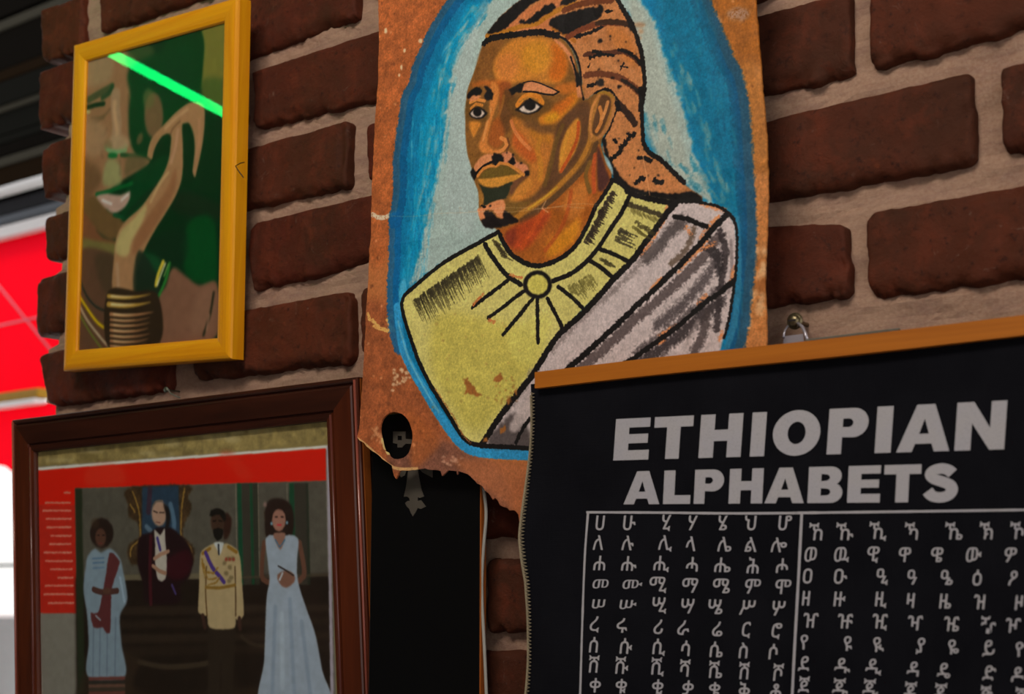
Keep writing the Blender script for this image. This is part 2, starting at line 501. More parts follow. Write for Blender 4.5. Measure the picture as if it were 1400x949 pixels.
# mortar body: a slab whose face sits between the bricks, with a toothed left end
def mortar_mesh():
    V = []; Fc = []; dx = .006; x1 = RIGHT_END + .012
    zs = np.arange(.93, 2.44, .0045); nx = int((x1 - LEFT_END) / dx)
    def recess(z):
        k = min(abs(z - (b + BH / 2)) for b in rows.values())
        return k > .029                       # True in a bed joint
    for z in zs:
        bed = recess(z)
        nn = mnoise.noise(Vector((0, z * 60, 2)))
        xl = LEFT_END + (.020 if bed else .004) + nn * .003
        for i in range(nx + 1):
            x = xl + (x1 - xl) * i / nx
            n1 = mnoise.fractal(Vector((x * 16, z * 55, 7)), .9, 2.1, 4); n2 = mnoise.noise(Vector((x * 120, z * 150, 1)))
            y = .0100 + n1 * .0020 + n2 * .0007
            if i == 0: y += .006
            V.append((x, y, z))
    W1 = nx + 1; m = len(zs)
    for j in range(m - 1):
        for i in range(nx):
            a = j * W1 + i; Fc.append((a, a + 1, a + 1 + W1, a + W1))
    ring = list(range(W1)) + [j * W1 + nx for j in range(1, m)] + [(m - 1) * W1 + i for i in range(nx - 1, -1, -1)] + [j * W1 for j in range(m - 2, 0, -1)]
    b = len(V)
    for i in ring: V.append((V[i][0], .215, V[i][2]))
    n = len(ring)
    for i in range(n): Fc.append((ring[i], ring[(i + 1) % n], b + (i + 1) % n, b + i))
    Fc.append(tuple(b + i for i in range(n)))
    return mesh('wall_back', V, Fc)
wall = add('wall_back', mortar_mesh(), MAT_MORTAR)
tag(wall, kind='structure')
for i, (row, q) in enumerate(quads):
    o = add('brick', brick_mesh(q, i * 13 + 5, row == 'f', 2.6 if (row == 'd' and -1.06 < q[0][0] < -1.0) or (row == 'f' and -.6 < q[0][0] < -.5) else 1.0), MAT_BRICK, wall, smooth=True)

# the plain rest of the place: more wall to the right and above, floor, plus unseen roof and walls added to cut daylight
MAT_PLASTER = plain('dim_plaster', (.16, .12, .10), .9, .2)
MAT_FLOOR = plain('worn_concrete', (.22, .20, .18), .8, .3)
MAT_PAVE = plain('pale_pavement', (.80, .80, .78), .8, .2, var=.04, scale=3)
def struct(name, args, mat):
    return tag(add(name, boxmesh(name, *args), mat), kind='structure')
struct('wall_right', (RIGHT_END + .012, 1.6, .0, .215, 0, 2.7), MAT_PLASTER)
struct('trim_1', (LEFT_END + .01, RIGHT_END + .012, .0, .215, 2.44, 2.7), MAT_PLASTER)
struct('trim_2', (LEFT_END + .01, RIGHT_END + .012, .0, .215, 0, .93), MAT_PLASTER)
struct('floor', (-5.5, 3.2, -4.2, .3, -.1, 0), MAT_FLOOR)
struct('added_ceiling', (-4.4, 1.6, -4.2, .215, 2.75, 2.85), MAT_PLASTER)  # out of view, added to keep the sky off the brick wall
struct('added_wall_left', (-4.6, -4.4, -4.2, -.5, 0, 2.85), plain('dark_green_plaster', (.035, .045, .035), .8, .3))  # unseen dark wall, added so the frame glass mirrors something dim
struct('added_wall_front', (-4.4, 1.6, -4.3, -4.2, 0, 2.85), MAT_PLASTER)  # unseen, added behind the camera to close off daylight

# ================================================================ the street beyond the open left end
def band(name, px_y0, px_y1, Y, mat, depth=.06, x=30, bev=.004, x0=-9.0, x1=-1.2, parent=None):
    """a beam parallel to the wall, its face edges measured in the photograph at column x"""
    z1 = hit(x, px_y0, Y).z; z0 = hit(x, px_y1, Y).z
    return add(name, boxmesh(name, x0, x1, Y, Y + depth, z0, z1, bev=bev), mat, parent, smooth=False)
YC = 1.5
dk = plain('black_brown_metal', (.004, .003, .002), .9, .03)
dkg = plain('dark_olive_metal', (.006, .006, .0045), .9, .04)
g1 = plain('weathered_grey_metal', (.040, .036, .026), .8, .08)
g2 = plain('slate_grey_metal', (.016, .016, .019), .8, .08)
br = plain('dark_brown_timber', (.012, .006, .002), .9, .03)
wh = plain('white_enamel', (.75, .75, .78), .35, .5, var=.03)
gb = plain('blue_grey_metal', (.09, .10, .12), .7, .15)
yl = plain('mustard_timber', (.36, .19, .005), .6, .3)
canopy = empty('shop_canopy', (-2.5, YC, 0))
tag(canopy, 'dark slatted metal canopy above the red awning, past the end of the brick wall', 'canopy')
XR = hit(90, 200, YC).x
for nm, a, b, m, d in (('slat', -60, 12, dk, .05), ('slat', 17, 30, g1, .02), ('slat', 30, 86, dk, .05), ('slat', 86, 101, br, .03), ('slat', 102, 134, dkg, .05),
                    ('slat', 135, 143, g1, .02), ('slat', 144, 176, dkg, .05), ('slat', 177, 188, dkg, .03), ('slat', 189, 206, dk, .05), ('slat', 207, 219, g1, .02),
                    ('slat', 220, 249, br, .05), ('slat', 268, 287, g2, .05), ('slat', 288, 298, gb, .02)):
    band(nm, a, b, YC + random.uniform(0, .02), m, d, x1=XR, parent=canopy)
add('backing_panel', boxmesh('backing_panel', -9, XR, YC + .09, YC + .12, hit(30, 299, YC).z, hit(30, -90, YC).z), dk, canopy)
z = hit(30, 257, YC).z; rr = (hit(30, 250, YC).z - hit(30, 264, YC).z) / 2
tag(add('awning_roller', tube('awning_roller', [(-9, YC - .01, z), (XR + .02, YC - .01, z)], rr, 20), wh, smooth=True), 'white roller tube of the awning, running just under the dark canopy slats', 'roller')
# red awning: sloping cloth, front valance, bars
def cloth_mat(name, c, tr):
    k = NT(name); v = k.coord(); n = k.noise(v, 500, 2)
    k.base(c); k.bump(n, .2, .0004); k.set(.8, .1)
    t = k.n('ShaderNodeBsdfTranslucent'); t.inputs[0].default_value = (*c, 1)
    mx = k.n('ShaderNodeMixShader'); mx.inputs[0].default_value = tr
    out = k.t.nodes['Material Output']
    k.l(k.p.outputs[0], mx.inputs[1]); k.l(t.outputs[0], mx.inputs[2]); k.l(mx.outputs[0], out.inputs[0]); return k.m
red = cloth_mat('red_awning_cloth', (.95, .004, .05), .6)
aw = empty('red_awning', (-3, YC, 0))
tag(aw, 'bright red fabric awning with pale seams, outside left of the brick wall', 'awning')
Ya = YC + .035
add('canopy_cloth', boxmesh('canopy_cloth', -9, XR, Ya, Ya + .004, hit(30, 536, Ya).z, hit(30, 322, Ya).z), red, aw)
band('head_bar', 302, 318, YC, plain('pale_bar', (.62, .60, .62), .4, .5), .03, x1=XR, parent=aw)
seam = plain('pale_seam_tape', (.80, .18, .26), .6, .3)
def bar(px0, px1, r, name, mat, Y, parent=None):
    return add(name, tube(name, [hit(*px0, Y), hit(*px1, Y)], r, 8), mat, parent, smooth=True)
bar((-60, 318), (80, 492), .0035, 'seam', seam, Ya - .002, aw)
bar((-60, 458), (80, 428), .0035, 'seam', seam, Ya - .002, aw)
band('front_bar', 533, 546, YC - .05, yl, .04, x1=XR, parent=aw)
band('front_rail', 546, 553, YC - .06, wh, .04, x1=XR, parent=aw)
# valance with a rounded corner cut
Yv = YC - .02
vp = [(-1200, 720), (80, 548), (80, 700), (30, 668), (20, 648), (8, 638), (-10, 634), (-60, 637), (-1200, 800)]
vm = mesh('valance', [hit(*p, Yv) for p in vp] + [hit(*p, Yv + .004) for p in vp], [tuple(range(9)), tuple(range(17, 8, -1))] + [(i, (i + 1) % 9, 9 + (i + 1) % 9, 9 + i) for i in range(9)])
add('valance', vm, red, aw)
# far pavement and street furniture
struct('trim_3', (-60, 12, .3, 70, -.12, -.02), MAT_PAVE)
rail = empty('street_railing', (-6, 6, 0))
tag(rail, 'thin dark handrail crossing the white daylight at the far left', 'railing')
Yr = 4.0
zr = hit(10, 773, Yr).z
add('handrail', tube('handrail', [(-12, Yr, zr), (-2, Yr, zr)], .008, 8), dk, rail, smooth=True)
for x in (-11.5, -8.5, -2.4): add('post', tube('post', [(x, Yr, -.02), (x, Yr, zr)], .02, 8), dk, rail)
# pale parked scooter / cart silhouettes are too blurred to read: low pale wall and two planters
pw = plain('pale_grey_render', (.90, .90, .92), .8, .2)
P0 = hit(-30, 845, 5.0); P1 = hit(60, 845, 5.0)
tag(add('low_wall', boxmesh('low_wall', P0.x - 3, P1.x, 5.0, 5.2, -.02, hit(10, 838, 5.0).z, bev=.02), pw), 'low pale grey wall across the street at the far left edge', 'wall')
pl_ = empty('street_planter', (hit(6, 860, 4.6).x, 4.6, 0))
tag(pl_, 'blurred grey round planter in front of the low pale wall', 'planter')
cxp = hit(2, 860, 4.6)
def lathe(name, prof, cx, cy, seg=20):
    V = []; Fc = []
    for r, z in prof:
        for k in range(seg): V.append((cx + r * math.cos(2 * math.pi * k / seg), cy + r * math.sin(2 * math.pi * k / seg), z))
    for i in range(len(prof) - 1):
        for k in range(seg): Fc.append((i * seg + k, i * seg + (k + 1) % seg, (i + 1) * seg + (k + 1) % seg, (i + 1) * seg + k))
    Fc.append(tuple(range(seg))); Fc.append(tuple((len(prof) - 1) * seg + k for k in range(seg)))
    return mesh(name, V, Fc)
zt = hit(2, 845, 4.6).z
add('pot', lathe('pot', [(.16, -.02), (.2, .1), (.24, zt - .05), (.25, zt - .04), (.25, zt), (.22, zt), (.21, zt - .03)], cxp.x, 4.6), plain('grey_pot', (.25, .26, .27), .7, .3), pl_, smooth=False)
add('soil', lathe('soil', [(.2, zt - .06), (.205, zt - .032)], cxp.x, 4.6), dk, pl_)
# ================================================================ picture frames
class Pose:
    def __init__(s, q):
        cx, cy, cz, s.w, s.h, phi, lean, yw = q
        Rz = Matrix.Rotation(yw, 3, 'Z'); Rx = Matrix.Rotation(lean, 3, 'X'); Ry = Matrix.Rotation(phi, 3, 'Y')
        m = Rz @ Rx @ Ry
        s.c = Vector((cx, cy, cz)); s.a = m @ Vector((1, 0, 0)); s.b = m @ Vector((0, 0, 1)); s.n = s.a.cross(s.b)
    def pt(s, u, v, n): return s.c + s.a * u + s.b * v + s.n * n
    def plane(s, n): return Plane(s.c + s.n * n, s.a, s.b)
def rails(pose, prof, mats, parent, names):
    w, h = pose.w / 2, pose.h / 2
    cs = [(-w, h, 1, -1), (w, h, -1, -1), (w, -h, -1, 1), (-w, -h, 1, 1)]
    for i in range(4):
        c0, c1 = cs[i], cs[(i + 1) % 4]; V = []; n = len(prof)
        for c, sh in ((c0, 1), (c1, -1)):
            for d, q in prof: V.append(pose.pt(c[0] + c[2] * d, c[1] + c[3] * d, q))
        F = [(k, (k + 1) % n, n + (k + 1) % n, n + k) for k in range(n)] + [tuple(range(n)), tuple(range(2 * n - 1, n - 1, -1))]
        add(names[i], mesh(names[i], V, F), mats[i % 2], parent)
def slab(name, pose, w, h, n0, n1, mat, parent):
    V = [pose.pt(a * w / 2, b * h / 2, n) for n in (n0, n1) for a, b in ((-1, -1), (1, -1), (1, 1), (-1, 1))]
    UV = [(0, 0), (1, 0), (1, 1), (0, 1)] * 2
    return add(name, mesh(name, V, [(0, 1, 2, 3), (4, 5, 6, 7), (0, 1, 5, 4), (1, 2, 6, 5), (2, 3, 7, 6), (3, 0, 4, 7)], UV), mat, parent)
def glass():
    k = NT('picture_glass'); t = k.t; out = t.nodes['Material Output']
    g = k.n('ShaderNodeBsdfGlossy'); g.inputs['Roughness'].default_value = .02
    tr = k.n('ShaderNodeBsdfTransparent'); tr.inputs[0].default_value = (.97, .98, .97, 1)
    lw = k.n('ShaderNodeLayerWeight'); pw_ = k.n('ShaderNodeMath', operation='POWER'); k.l(lw.outputs['Facing'], pw_.inputs[0]); pw_.inputs[1].default_value = 5
    f = k.n('ShaderNodeMath', operation='MULTIPLY_ADD'); k.l(pw_.outputs[0], f.inputs[0]); f.inputs[1].default_value = .95; f.inputs[2].default_value = .04
    mx = k.n('ShaderNodeMixShader'); k.l(f.outputs[0], mx.inputs[0]); k.l(tr.outputs[0], mx.inputs[1]); k.l(g.outputs[0], mx.inputs[2])
    k.l(mx.outputs[0], out.inputs[0]); return k.m
GLASS = glass()

# ---------------- yellow pine frame with the portrait print
f1 = Pose((-1.0832, -.03, 1.8689, .2416, .3255, .0464, .0549, .0059))
fr1 = empty('picture_frame', f1.pt(0, -f1.h / 2, -.014))
tag(fr1, 'yellow pine picture frame with a portrait of a person resting chin on bangled hand', 'picture frame')
pine_x = wood('yellow_pine_across', (.80, .28, .003), (.95, .42, .006), .42, 'x', 1.2, .3, .0)
pine_z = wood('yellow_pine_upright', (.80, .28, .003), (.95, .42, .006), .42, 'z', 1.2, .3, .0)
prof1 = [(0, -.0155), (0, -.0025), (.0010, -.0008), (.0030, .0001), (.006, .0006), (.011, .0004), (.0155, -.0002), (.0185, -.0012), (.0195, -.0028), (.0195, -.0155)]
rails(f1, prof1, (pine_x, pine_z), fr1, ['rail'] * 4)
pl1 = f1.plane(-.0045); W2, H2 = f1.w / 2 - .017, f1.h / 2 - .017
A = Paint(pl1, (-W2, W2, -H2, H2), 2300, (8, 44, 20), 1.7)  # green darks hold the reflection in the glass, painted into the print
SK, SD, SL = (144, 102, 74), (88, 62, 42), (182, 142, 110)
A.fill([(200,60),(310,10),(310,480),(150,480),(150,200)], (5, 42, 18), 8)
A.fill([(225,60),(275,40),(278,120),(250,170),(215,160)], (4, 52, 20), 12)
A.fill([(282,18),(315,10),(310,150),(285,140),(276,120),(279,60),(272,30)], (112, 108, 46), 3)
A.fill([(276,110),(310,112),(310,150),(280,150)], (60, 82, 34), 8, alpha=.7)
# face
A.fill([(100,70),(150,60),(182,76),(192,100),(182,130),(178,160),(180,190),(186,210),(205,222),(170,245),(150,262),(140,300),(120,320),(95,300)], SK, 5)
A.fill([(180,66),(200,58),(212,70),(208,88),(192,100),(178,98),(172,80)], (60, 76, 42), 8, alpha=.8)
A.fill([(100,220),(128,225),(140,245),(126,266),(124,290),(95,295)], (104, 72, 48), 12, alpha=.85); A.stroke([(112,165),(128,168),(142,160)], 8, (104, 78, 54), 7, alpha=.7); A.stroke([(146,176),(138,200),(140,216)], 6, (112, 80, 58), 6, alpha=.6)
A.fill([(112,285),(128,268),(150,290),(170,300),(168,320),(152,328),(135,318),(118,300)], (104, 76, 46), 5)
A.fill([(108,285),(122,300),(140,324),(158,330),(158,345),(108,345)], (118, 72, 48), 5)
A.fill([(106,326),(135,330),(165,336),(165,350),(130,352),(106,346)], (112, 106, 58), 5, alpha=.9)
A.fill([(100,350),(160,352),(160,400),(150,440),(150,480),(100,490)], (92, 62, 46), 6)
A.fill([(130,350),(158,352),(156,398),(140,395)], (66, 52, 36), 8, alpha=.7)
A.stroke([(121,137),(136,128),(152,119)], 13, (52, 66, 40), 7, alpha=.85)
A.stroke([(118,148),(130,144),(142,142)], 8, (14, 44, 22), 3)
A.stroke([(140,134),(150,127),(154,118)], 9, (16, 56, 30), 6, alpha=.8)
A.dot(119, 153, 5, 3, (170, 160, 110), soft=2)
A.stroke([(125,162),(140,160),(150,150)], 6, (98, 76, 52), 5, alpha=.6)
A.stroke([(158,130),(158,150),(160,172),(158,194)], 24, (158, 128, 104), 9, alpha=.75); A.stroke([(157,140),(156,152),(160,180),(157,196)], 10, SL, 8, alpha=.8); A.fill([(104,90),(150,76),(150,110),(120,120),(104,118)], (150, 122, 94), 9, alpha=.8); A.fill([(106,160),(140,170),(146,196),(130,214),(106,200)], (156, 120, 92), 9, alpha=.8)
A.stroke([(175,130),(177,160),(177,190)], 5, (112, 78, 54), 5, alpha=.6)
A.fill([(180,92),(255,64),(262,120),(240,140),(228,160),(200,212),(180,200),(176,160),(178,130)], (6, 54, 24), 7)
A.dot(191, 190, 4, 9, (104, 80, 52), rot=.3, soft=4, alpha=.8)
A.dot(210, 158, 13, 32, (110, 84, 58), soft=5)
A.dot(203, 135, 8, 14, (96, 98, 56), soft=6, alpha=.7)
A.stroke([(145,202),(158,208),(172,200)], 10, (120, 150, 104), 5, alpha=.75)
A.dot(162, 195, 15, 11, (164, 134, 106), soft=7, alpha=.85); A.dot(148, 199, 6, 8, (124, 100, 70), soft=5, alpha=.7); A.stroke([(147,205),(160,208),(172,206)], 6, (112, 156, 108), 4, alpha=.8); A.dot(154, 213, 7, 4, (6, 96, 44), soft=3)
A.stroke([(166,212),(180,213),(200,212)], 7, (6, 66, 30), 4, alpha=.8)
A.fill([(146,220),(162,222),(166,250),(150,256),(140,250)], (142, 146, 100), 6, alpha=.75)
A.stroke([(164,220),(164,238)], 6, (96, 84, 58), 5, alpha=.35)
A.fill([(176,212),(200,216),(200,226),(180,236),(170,240)], (96, 82, 54), 6, alpha=.8)
A.fill([(178,246),(200,228),(228,212),(232,232),(214,252),(196,280),(182,296),(166,302),(170,270)], (5, 56, 26), 5)
A.stroke([(132,266),(148,262),(160,258),(180,251)], 7, (6, 84, 38), 4)
A.fill([(132,268),(146,265),(165,267),(178,261),(178,270),(170,284),(156,292),(146,286),(138,278)], (172, 138, 128), 3)
A.stroke([(140,274),(152,279)], 5, (205, 190, 192), 3); A.stroke([(166,274),(175,266)], 5, (196, 182, 180), 3)
A.stroke([(156,294),(170,298)], 7, (8, 70, 40), 3, alpha=.9)
A.fill([(168,300),(192,280),(214,256),(214,252),(200,262),(176,288)], (20, 40, 22), 3, alpha=.6)
# ground to the right of the arm
A.fill([(250,262),(300,280),(300,300),(240,290)], (28, 36, 22), 8, alpha=.6)
A.fill([(262,300),(292,302),(296,380),(282,389),(264,384),(252,368),(250,330)], (2, 66, 26), 6)
A.fill([(205,330),(250,310),(255,350),(240,366),(212,350)], (12, 40, 22), 8, alpha=.7)
A.fill([(188,345),(216,352),(216,372),(188,366)], (20, 74, 42), 6, alpha=.8)
# hand and forearm
arm = [(155,402),(156,350),(160,322),(172,302),(192,284),(208,262),(222,240),(230,220),(233,200),(233,184),(222,186),(212,202),(207,219),(201,214),(207,190),(222,173),(236,158),(250,146),(264,139),(277,143),(280,162),(277,195),(271,225),(266,244),(263,236),(266,205),(264,182),(257,168),(249,170),(250,200),(249,240),(241,266),(226,292),(210,318),(196,345),(187,370),(184,400)]
A.fill(arm, (158, 116, 82), 2)
A.fill([(187,345),(210,312),(238,262),(240,230),(226,262),(205,292),(186,322),(180,350)], (140, 92, 62), 6, alpha=.85)
A.fill([(158,345),(164,318),(182,300),(200,280),(196,300),(180,330),(174,350)], (176, 160, 108), 5, alpha=.9)
A.stroke([(206,276),(218,252),(230,236)], 6, (182, 150, 108), 3, alpha=.8)
A.stroke([(234,222),(240,200),(243,178)], 7, (176, 132, 104), 3, alpha=.9)
A.stroke([(226,176),(240,162),(256,150)], 6, (178, 138, 104), 3, alpha=.9)
A.stroke([(272,165),(272,190),(268,215)], 5, (170, 122, 92), 3, alpha=.8)
A.stroke([(246,166),(236,176),(232,186)], 3, (96, 64, 42), 2, alpha=.7)
A.stroke([(160,362),(162,398)], 8, (170, 136, 110), 4, alpha=.7)
A.fill([(186,350),(196,345),(218,385),(216,404),(184,402)], (26, 40, 28), 4, alpha=.9)
# shoulder, ornament, necklaces
A.fill([(236,366),(252,376),(272,390),(297,388),(294,462),(217,470),(216,410),(226,392)], (122, 84, 66), 4)
A.fill([(270,400),(292,396),(290,440),(262,455)], (136, 98, 78), 10, alpha=.6)
A.stroke([(292,400),(287,430),(278,458)], 5, (36, 36, 22), 3)
A.stroke([(286,430),(282,452)], 3, (150, 110, 90), 2)
A.stroke([(223,358),(216,376),(213,390)], 7, (206, 178, 60), 2); A.stroke([(226,360),(219,378),(215,390)], 3, (226, 214, 180), 1)
A.stroke([(232,360),(226,384),(217,404)], 6, (40, 112, 44), 2); A.stroke([(230,361),(224,378)], 2, (150, 180, 100), 1)
A.stroke([(109,382),(118,404),(132,420),(150,427)], 4, (34, 40, 34), 1.5)
A.stroke([(107,402),(118,420),(134,442),(150,452)], 5, (200, 168, 14), 1.5)
A.stroke([(107,414),(118,436),(136,460),(148,474)], 4, (182, 160, 134), 1.5)
A.stroke([(110,432),(124,456),(140,478)], 3, (98, 118, 40), 1.5)
A.dot(147, 438, 4, 8, (168, 184, 214), rot=-.2, soft=2)
# bangles
A.fill([(147,400),(185,398),(216,404),(217,470),(150,478)], (46, 32, 20), 2)
for i, (yb, hh) in enumerate([(406, 7), (417, 9), (430.5, 6), (438, 4), (445, 4.5), (452.5, 5), (460, 4.5), (467, 4.5), (474, 4)]):
    xa = 148 if i < 2 else 151
    xb = (206, 206, 210, 205, 205, 203, 205, 203, 200)[i]
    cg = (178, 140, 62) if i < 2 else (176, 122, 84)
    A.stroke([(xa, yb - 1), (170, yb + 1), (190, yb - .5), (xb, yb - 4)], hh, cg, 1.5, taper=True, rough=0)
    A.stroke([(xa + 4, yb - 1), (168, yb), (184, yb - 1)], hh * .45, (222, 192, 150), 1.5, taper=True, rough=0)
A.im = np.stack([A.blur(A.im[..., i], 2) for i in range(3)], -1)
slab('print', f1, W2 * 2, H2 * 2, -.0052, -.0045, A.material('portrait_print_and_reflection', .5, .3), fr1)
slab('glass_pane', f1, W2 * 2, H2 * 2, -.0036, -.0026, GLASS, fr1)
slab('backing_board', f1, W2 * 2 + .006, H2 * 2 + .006, -.0160, -.0140, plain('brown_backing', (.16, .10, .05), .9, .2), fr1)
wy = lambda px, py, n: f1.plane(n)
def onp(pose, px, py, n):
    p = pose.plane(n); u, v = p.uv(px, py); return p.pt(u, v)
add('hanging_wire', tube('hanging_wire', [onp(f1, 334, 222, .0), onp(f1, 329, 223, .004), onp(f1, 322, 227, .004), onp(f1, 327, 235, .004), onp(f1, 333, 243, .0)], .0005, 6), plain('dark_wire', (.05, .04, .03), .4, .5, .8), fr1)

# ---------------- dark mahogany frame with the official group photograph
f2 = Pose((-1.0202, -.0302, 1.4753, .4268, .3824, -.0169, .0699, .0771))
fr2 = empty('picture_frame', f2.pt(0, -f2.h / 2, -.018))
tag(fr2, 'wide dark mahogany picture frame with a red bordered formal group photograph', 'picture frame')
mah_x = wood('mahogany_across_shaded', (.022, .0050, .0025), (.048, .0105, .0045), .4, 'x', 1, .35, .0)
mah_z = wood('mahogany_upright_lit', (.055, .0105, .0040), (.110, .022, .0065), .32, 'z', 1, .4, .1)  # same wood: light and shade put into paler uprights, darker cross rails
prof2 = [(0, -.0125), (0, -.0016), (.0008, -.0006), (.0026, -.0002), (.0038, -.0010), (.0042, -.0026), (.0054, -.0026), (.0060, -.0008), (.0072, .0002), (.0245, .0010), (.0250, -.0006), (.0264, -.0008), (.0268, .0008), (.0300, .0010), (.0325, .0004), (.0330, -.0020), (.0330, -.0175), (.012, -.0175), (.012, -.0125)]
rails(f2, prof2, (mah_x, mah_z), fr2, ['rail'] * 4)
W3, H3 = f2.w / 2 - .030, f2.h / 2 - .030
pl2 = f2.plane(-.0045)
B = Paint(pl2, (-W3, W3, -H3, H3), 2600, (120, 106, 66), 1.9)
B.fill([(30,600),(460,560),(460,600),(30,640)], (128, 112, 70), 4, mott=.5)
for i in range(26):
    x = B.rs.uniform(50, 450); y = 630 - (x - 45) * .09 + B.rs.uniform(-14, 12)
    B.dot(x, y, B.rs.uniform(6, 22), B.rs.uniform(2, 5), ((96, 82, 48), (158, 144, 104))[i % 2], soft=4, alpha=.55)
B.fill([(30,640),(449,609),(470,1300),(40,1300)], (112, 108, 102), 1, smooth=False)
B.fill([(47,640),(449,609),(449,614),(50,645)], (205, 200, 196), 1, smooth=False)
B.fill([(45,640),(50.5,640),(54,840),(58,950),(50,950)], (150, 140, 134), 1.5, smooth=False)
B.fill([(50.5,643.5),(445,613),(445.5,657.5),(102.5,668),(106,838),(55,838)], (196, 24, 8), 1.5, smooth=False, mott=.06)
B.fill([(52,690),(103,690),(106,838),(55,838)], (166, 34, 22), 3, smooth=False, mott=.1)
B.fill([(120,640),(160,636),(170,660),(120,664)], (214, 60, 40), 8, alpha=.4)  # glass glare painted as paler patches on the red border
B.fill([(300,622),(320,620),(345,652),(330,656)], (214, 50, 30), 6, alpha=.35)
for i, yy in enumerate([310, 342, 367, 393, 420, 447, 473, 500, 527, 553, 580, 605, 632, 660]):
    y = yy / 2.32 + 540; ln = (8, 34, 38, 34, 33, 28, 30, 38, 36, 30, 20, 38, 40, 34)[i]; xr = 96 + i * .35; x = xr - ln
    while x < xr:
        wl = B.rs.uniform(2, 6)
        B.stroke([(x, y + .4), (min(x + wl, xr), y)], 3.2, (222, 150, 136), 1.2, alpha=.62, smooth=False, rough=1.5); x += wl + 1.3
# the photograph
B.fill([(102.5,668),(445.5,657.5),(458,1300),(112,1300)], (74, 70, 63), 1, smooth=False, mott=.22)
B.fill([(103,790),(452,786),(460,1300),(108,1300)], (30, 21, 16), 6, smooth=False, mott=.3)
B.fill([(102.5,668),(112,668),(116,949),(107,949)], (34, 40, 26), 3, smooth=False)
for x0, x1, c in ((324, 330, (20, 62, 42)), (330, 341, (50, 46, 40)), (341, 345, (18, 60, 38)), (345, 352, (44, 44, 36)), (395, 402, (22, 60, 40)), (402, 420, (48, 44, 38)), (418, 421, (34, 40, 30))):
    B.fill([(x0, 661), (x1, 661), (x1 + 3, 800), (x0 + 3, 800)], c, 1.5, smooth=False)
for x in (322, 352.5, 392): B.stroke([(x, 662), (x + 2, 790)], 1.2, (118, 112, 98), 1)
B.fill([(160,786),(275,784),(275,792),(160,794)], (92, 84, 68), 1.5, smooth=False)
B.stroke([(325,790),(450,786)], 4, (66, 56, 44), 2, alpha=.7)
for y, a in ((830, .5), (848, .35), (868, .5), (885, .3)):
    B.fill([(160, y), (450, y - 4), (450, y + 6), (160, y + 12)], (54, 42, 32), 4, smooth=False, alpha=a)
B.stroke([(190,905),(230,912),(290,905),(310,885)], 8, (62, 52, 40), 5, alpha=.7)
B.stroke([(330,870),(350,882),(420,885)], 6, (58, 48, 38), 5, alpha=.6)
B.fill([(120,905),(190,900),(200,949),(440,949),(440,1100),(110,1100)], (48, 36, 26), 8, alpha=.7)
# ornate gilt frame with the painted sitter
B.fill([(175,667),(258,664),(256,680),(262,690),(259,704),(252,716),(250,735),(262,745),(266,758),(262,772),(248,770),(190,772),(178,770),(174,756),(178,742),(190,736),(188,716),(176,706),(175,690)], (58, 42, 26), 2, rough=3, mott=.8)
for p in (((181,672),(190,700),(192,735)), ((252,668),(248,700),(247,732)), ((192,738),(180,748),(178,760)), ((248,738),(260,748),(262,762)), ((178,690),(184,700))):
    B.stroke(p, 3, (122, 94, 44), 1.5, rough=2)
B.fill([(194,666),(244,664),(246,734),(194,738)], (36, 52, 70), 3, smooth=False, mott=.3)
B.stroke([(233,690),(238,715),(236,732)], 9, (84, 112, 136), 5, alpha=.7); B.stroke([(200,720),(208,728)], 8, (92, 112, 130), 5, alpha=.7)
B.stroke([(205,668),(203,700)], 10, (62, 26, 36), 5, alpha=.6)
B.fill([(190,736),(206,728),(214,722),(234,722),(246,732),(256,742),(264,764),(258,790),(246,800),(244,824),(200,824),(196,800),(188,770)], (30, 14, 17), 2)
B.fill([(232,762),(256,752),(262,770),(252,790),(234,792),(226,776)], (52, 12, 20), 4, alpha=.8)
B.stroke([(206,734),(205,780),(206,826)], 7, (66, 20, 28), 3, alpha=.8)
B.fill([(211,724),(219,732),(225,722),(226,740),(228,764),(226,792),(216,793),(212,770),(212,745)], (158, 152, 146), 1.5)
B.stroke([(215,736),(219,752)], 5, (56, 46, 108), 1.5)
B.stroke([(211,764),(220,758),(230,754)], 6, (146, 112, 94), 1.5); B.stroke([(209,774),(218,781),(226,784)], 6, (140, 106, 88), 1.5)
B.fill([(216,702),(222,704),(228,702),(232,716),(226,744),(222,742)], (20, 12, 14), 2, alpha=.0)
B.dot(217.5, 702, 10.5, 18, (150, 120, 104), soft=2); B.fill([(223,688),(230,694),(233,708),(230,722),(226,724),(227,706)], (26, 20, 20), 2); B.stroke([(209,692),(213,686),(222,685)], 3, (96, 84, 76), 1.5)
B.stroke([(210,699),(215,701)], 2, (52, 38, 36), 1); B.stroke([(218,701),(224,701)], 2, (52, 38, 36), 1); B.stroke([(213,714),(219,715)], 1.6, (96, 58, 52), 1)
B.stroke([(235,800),(240,812)], 4, (60, 48, 96), 2)
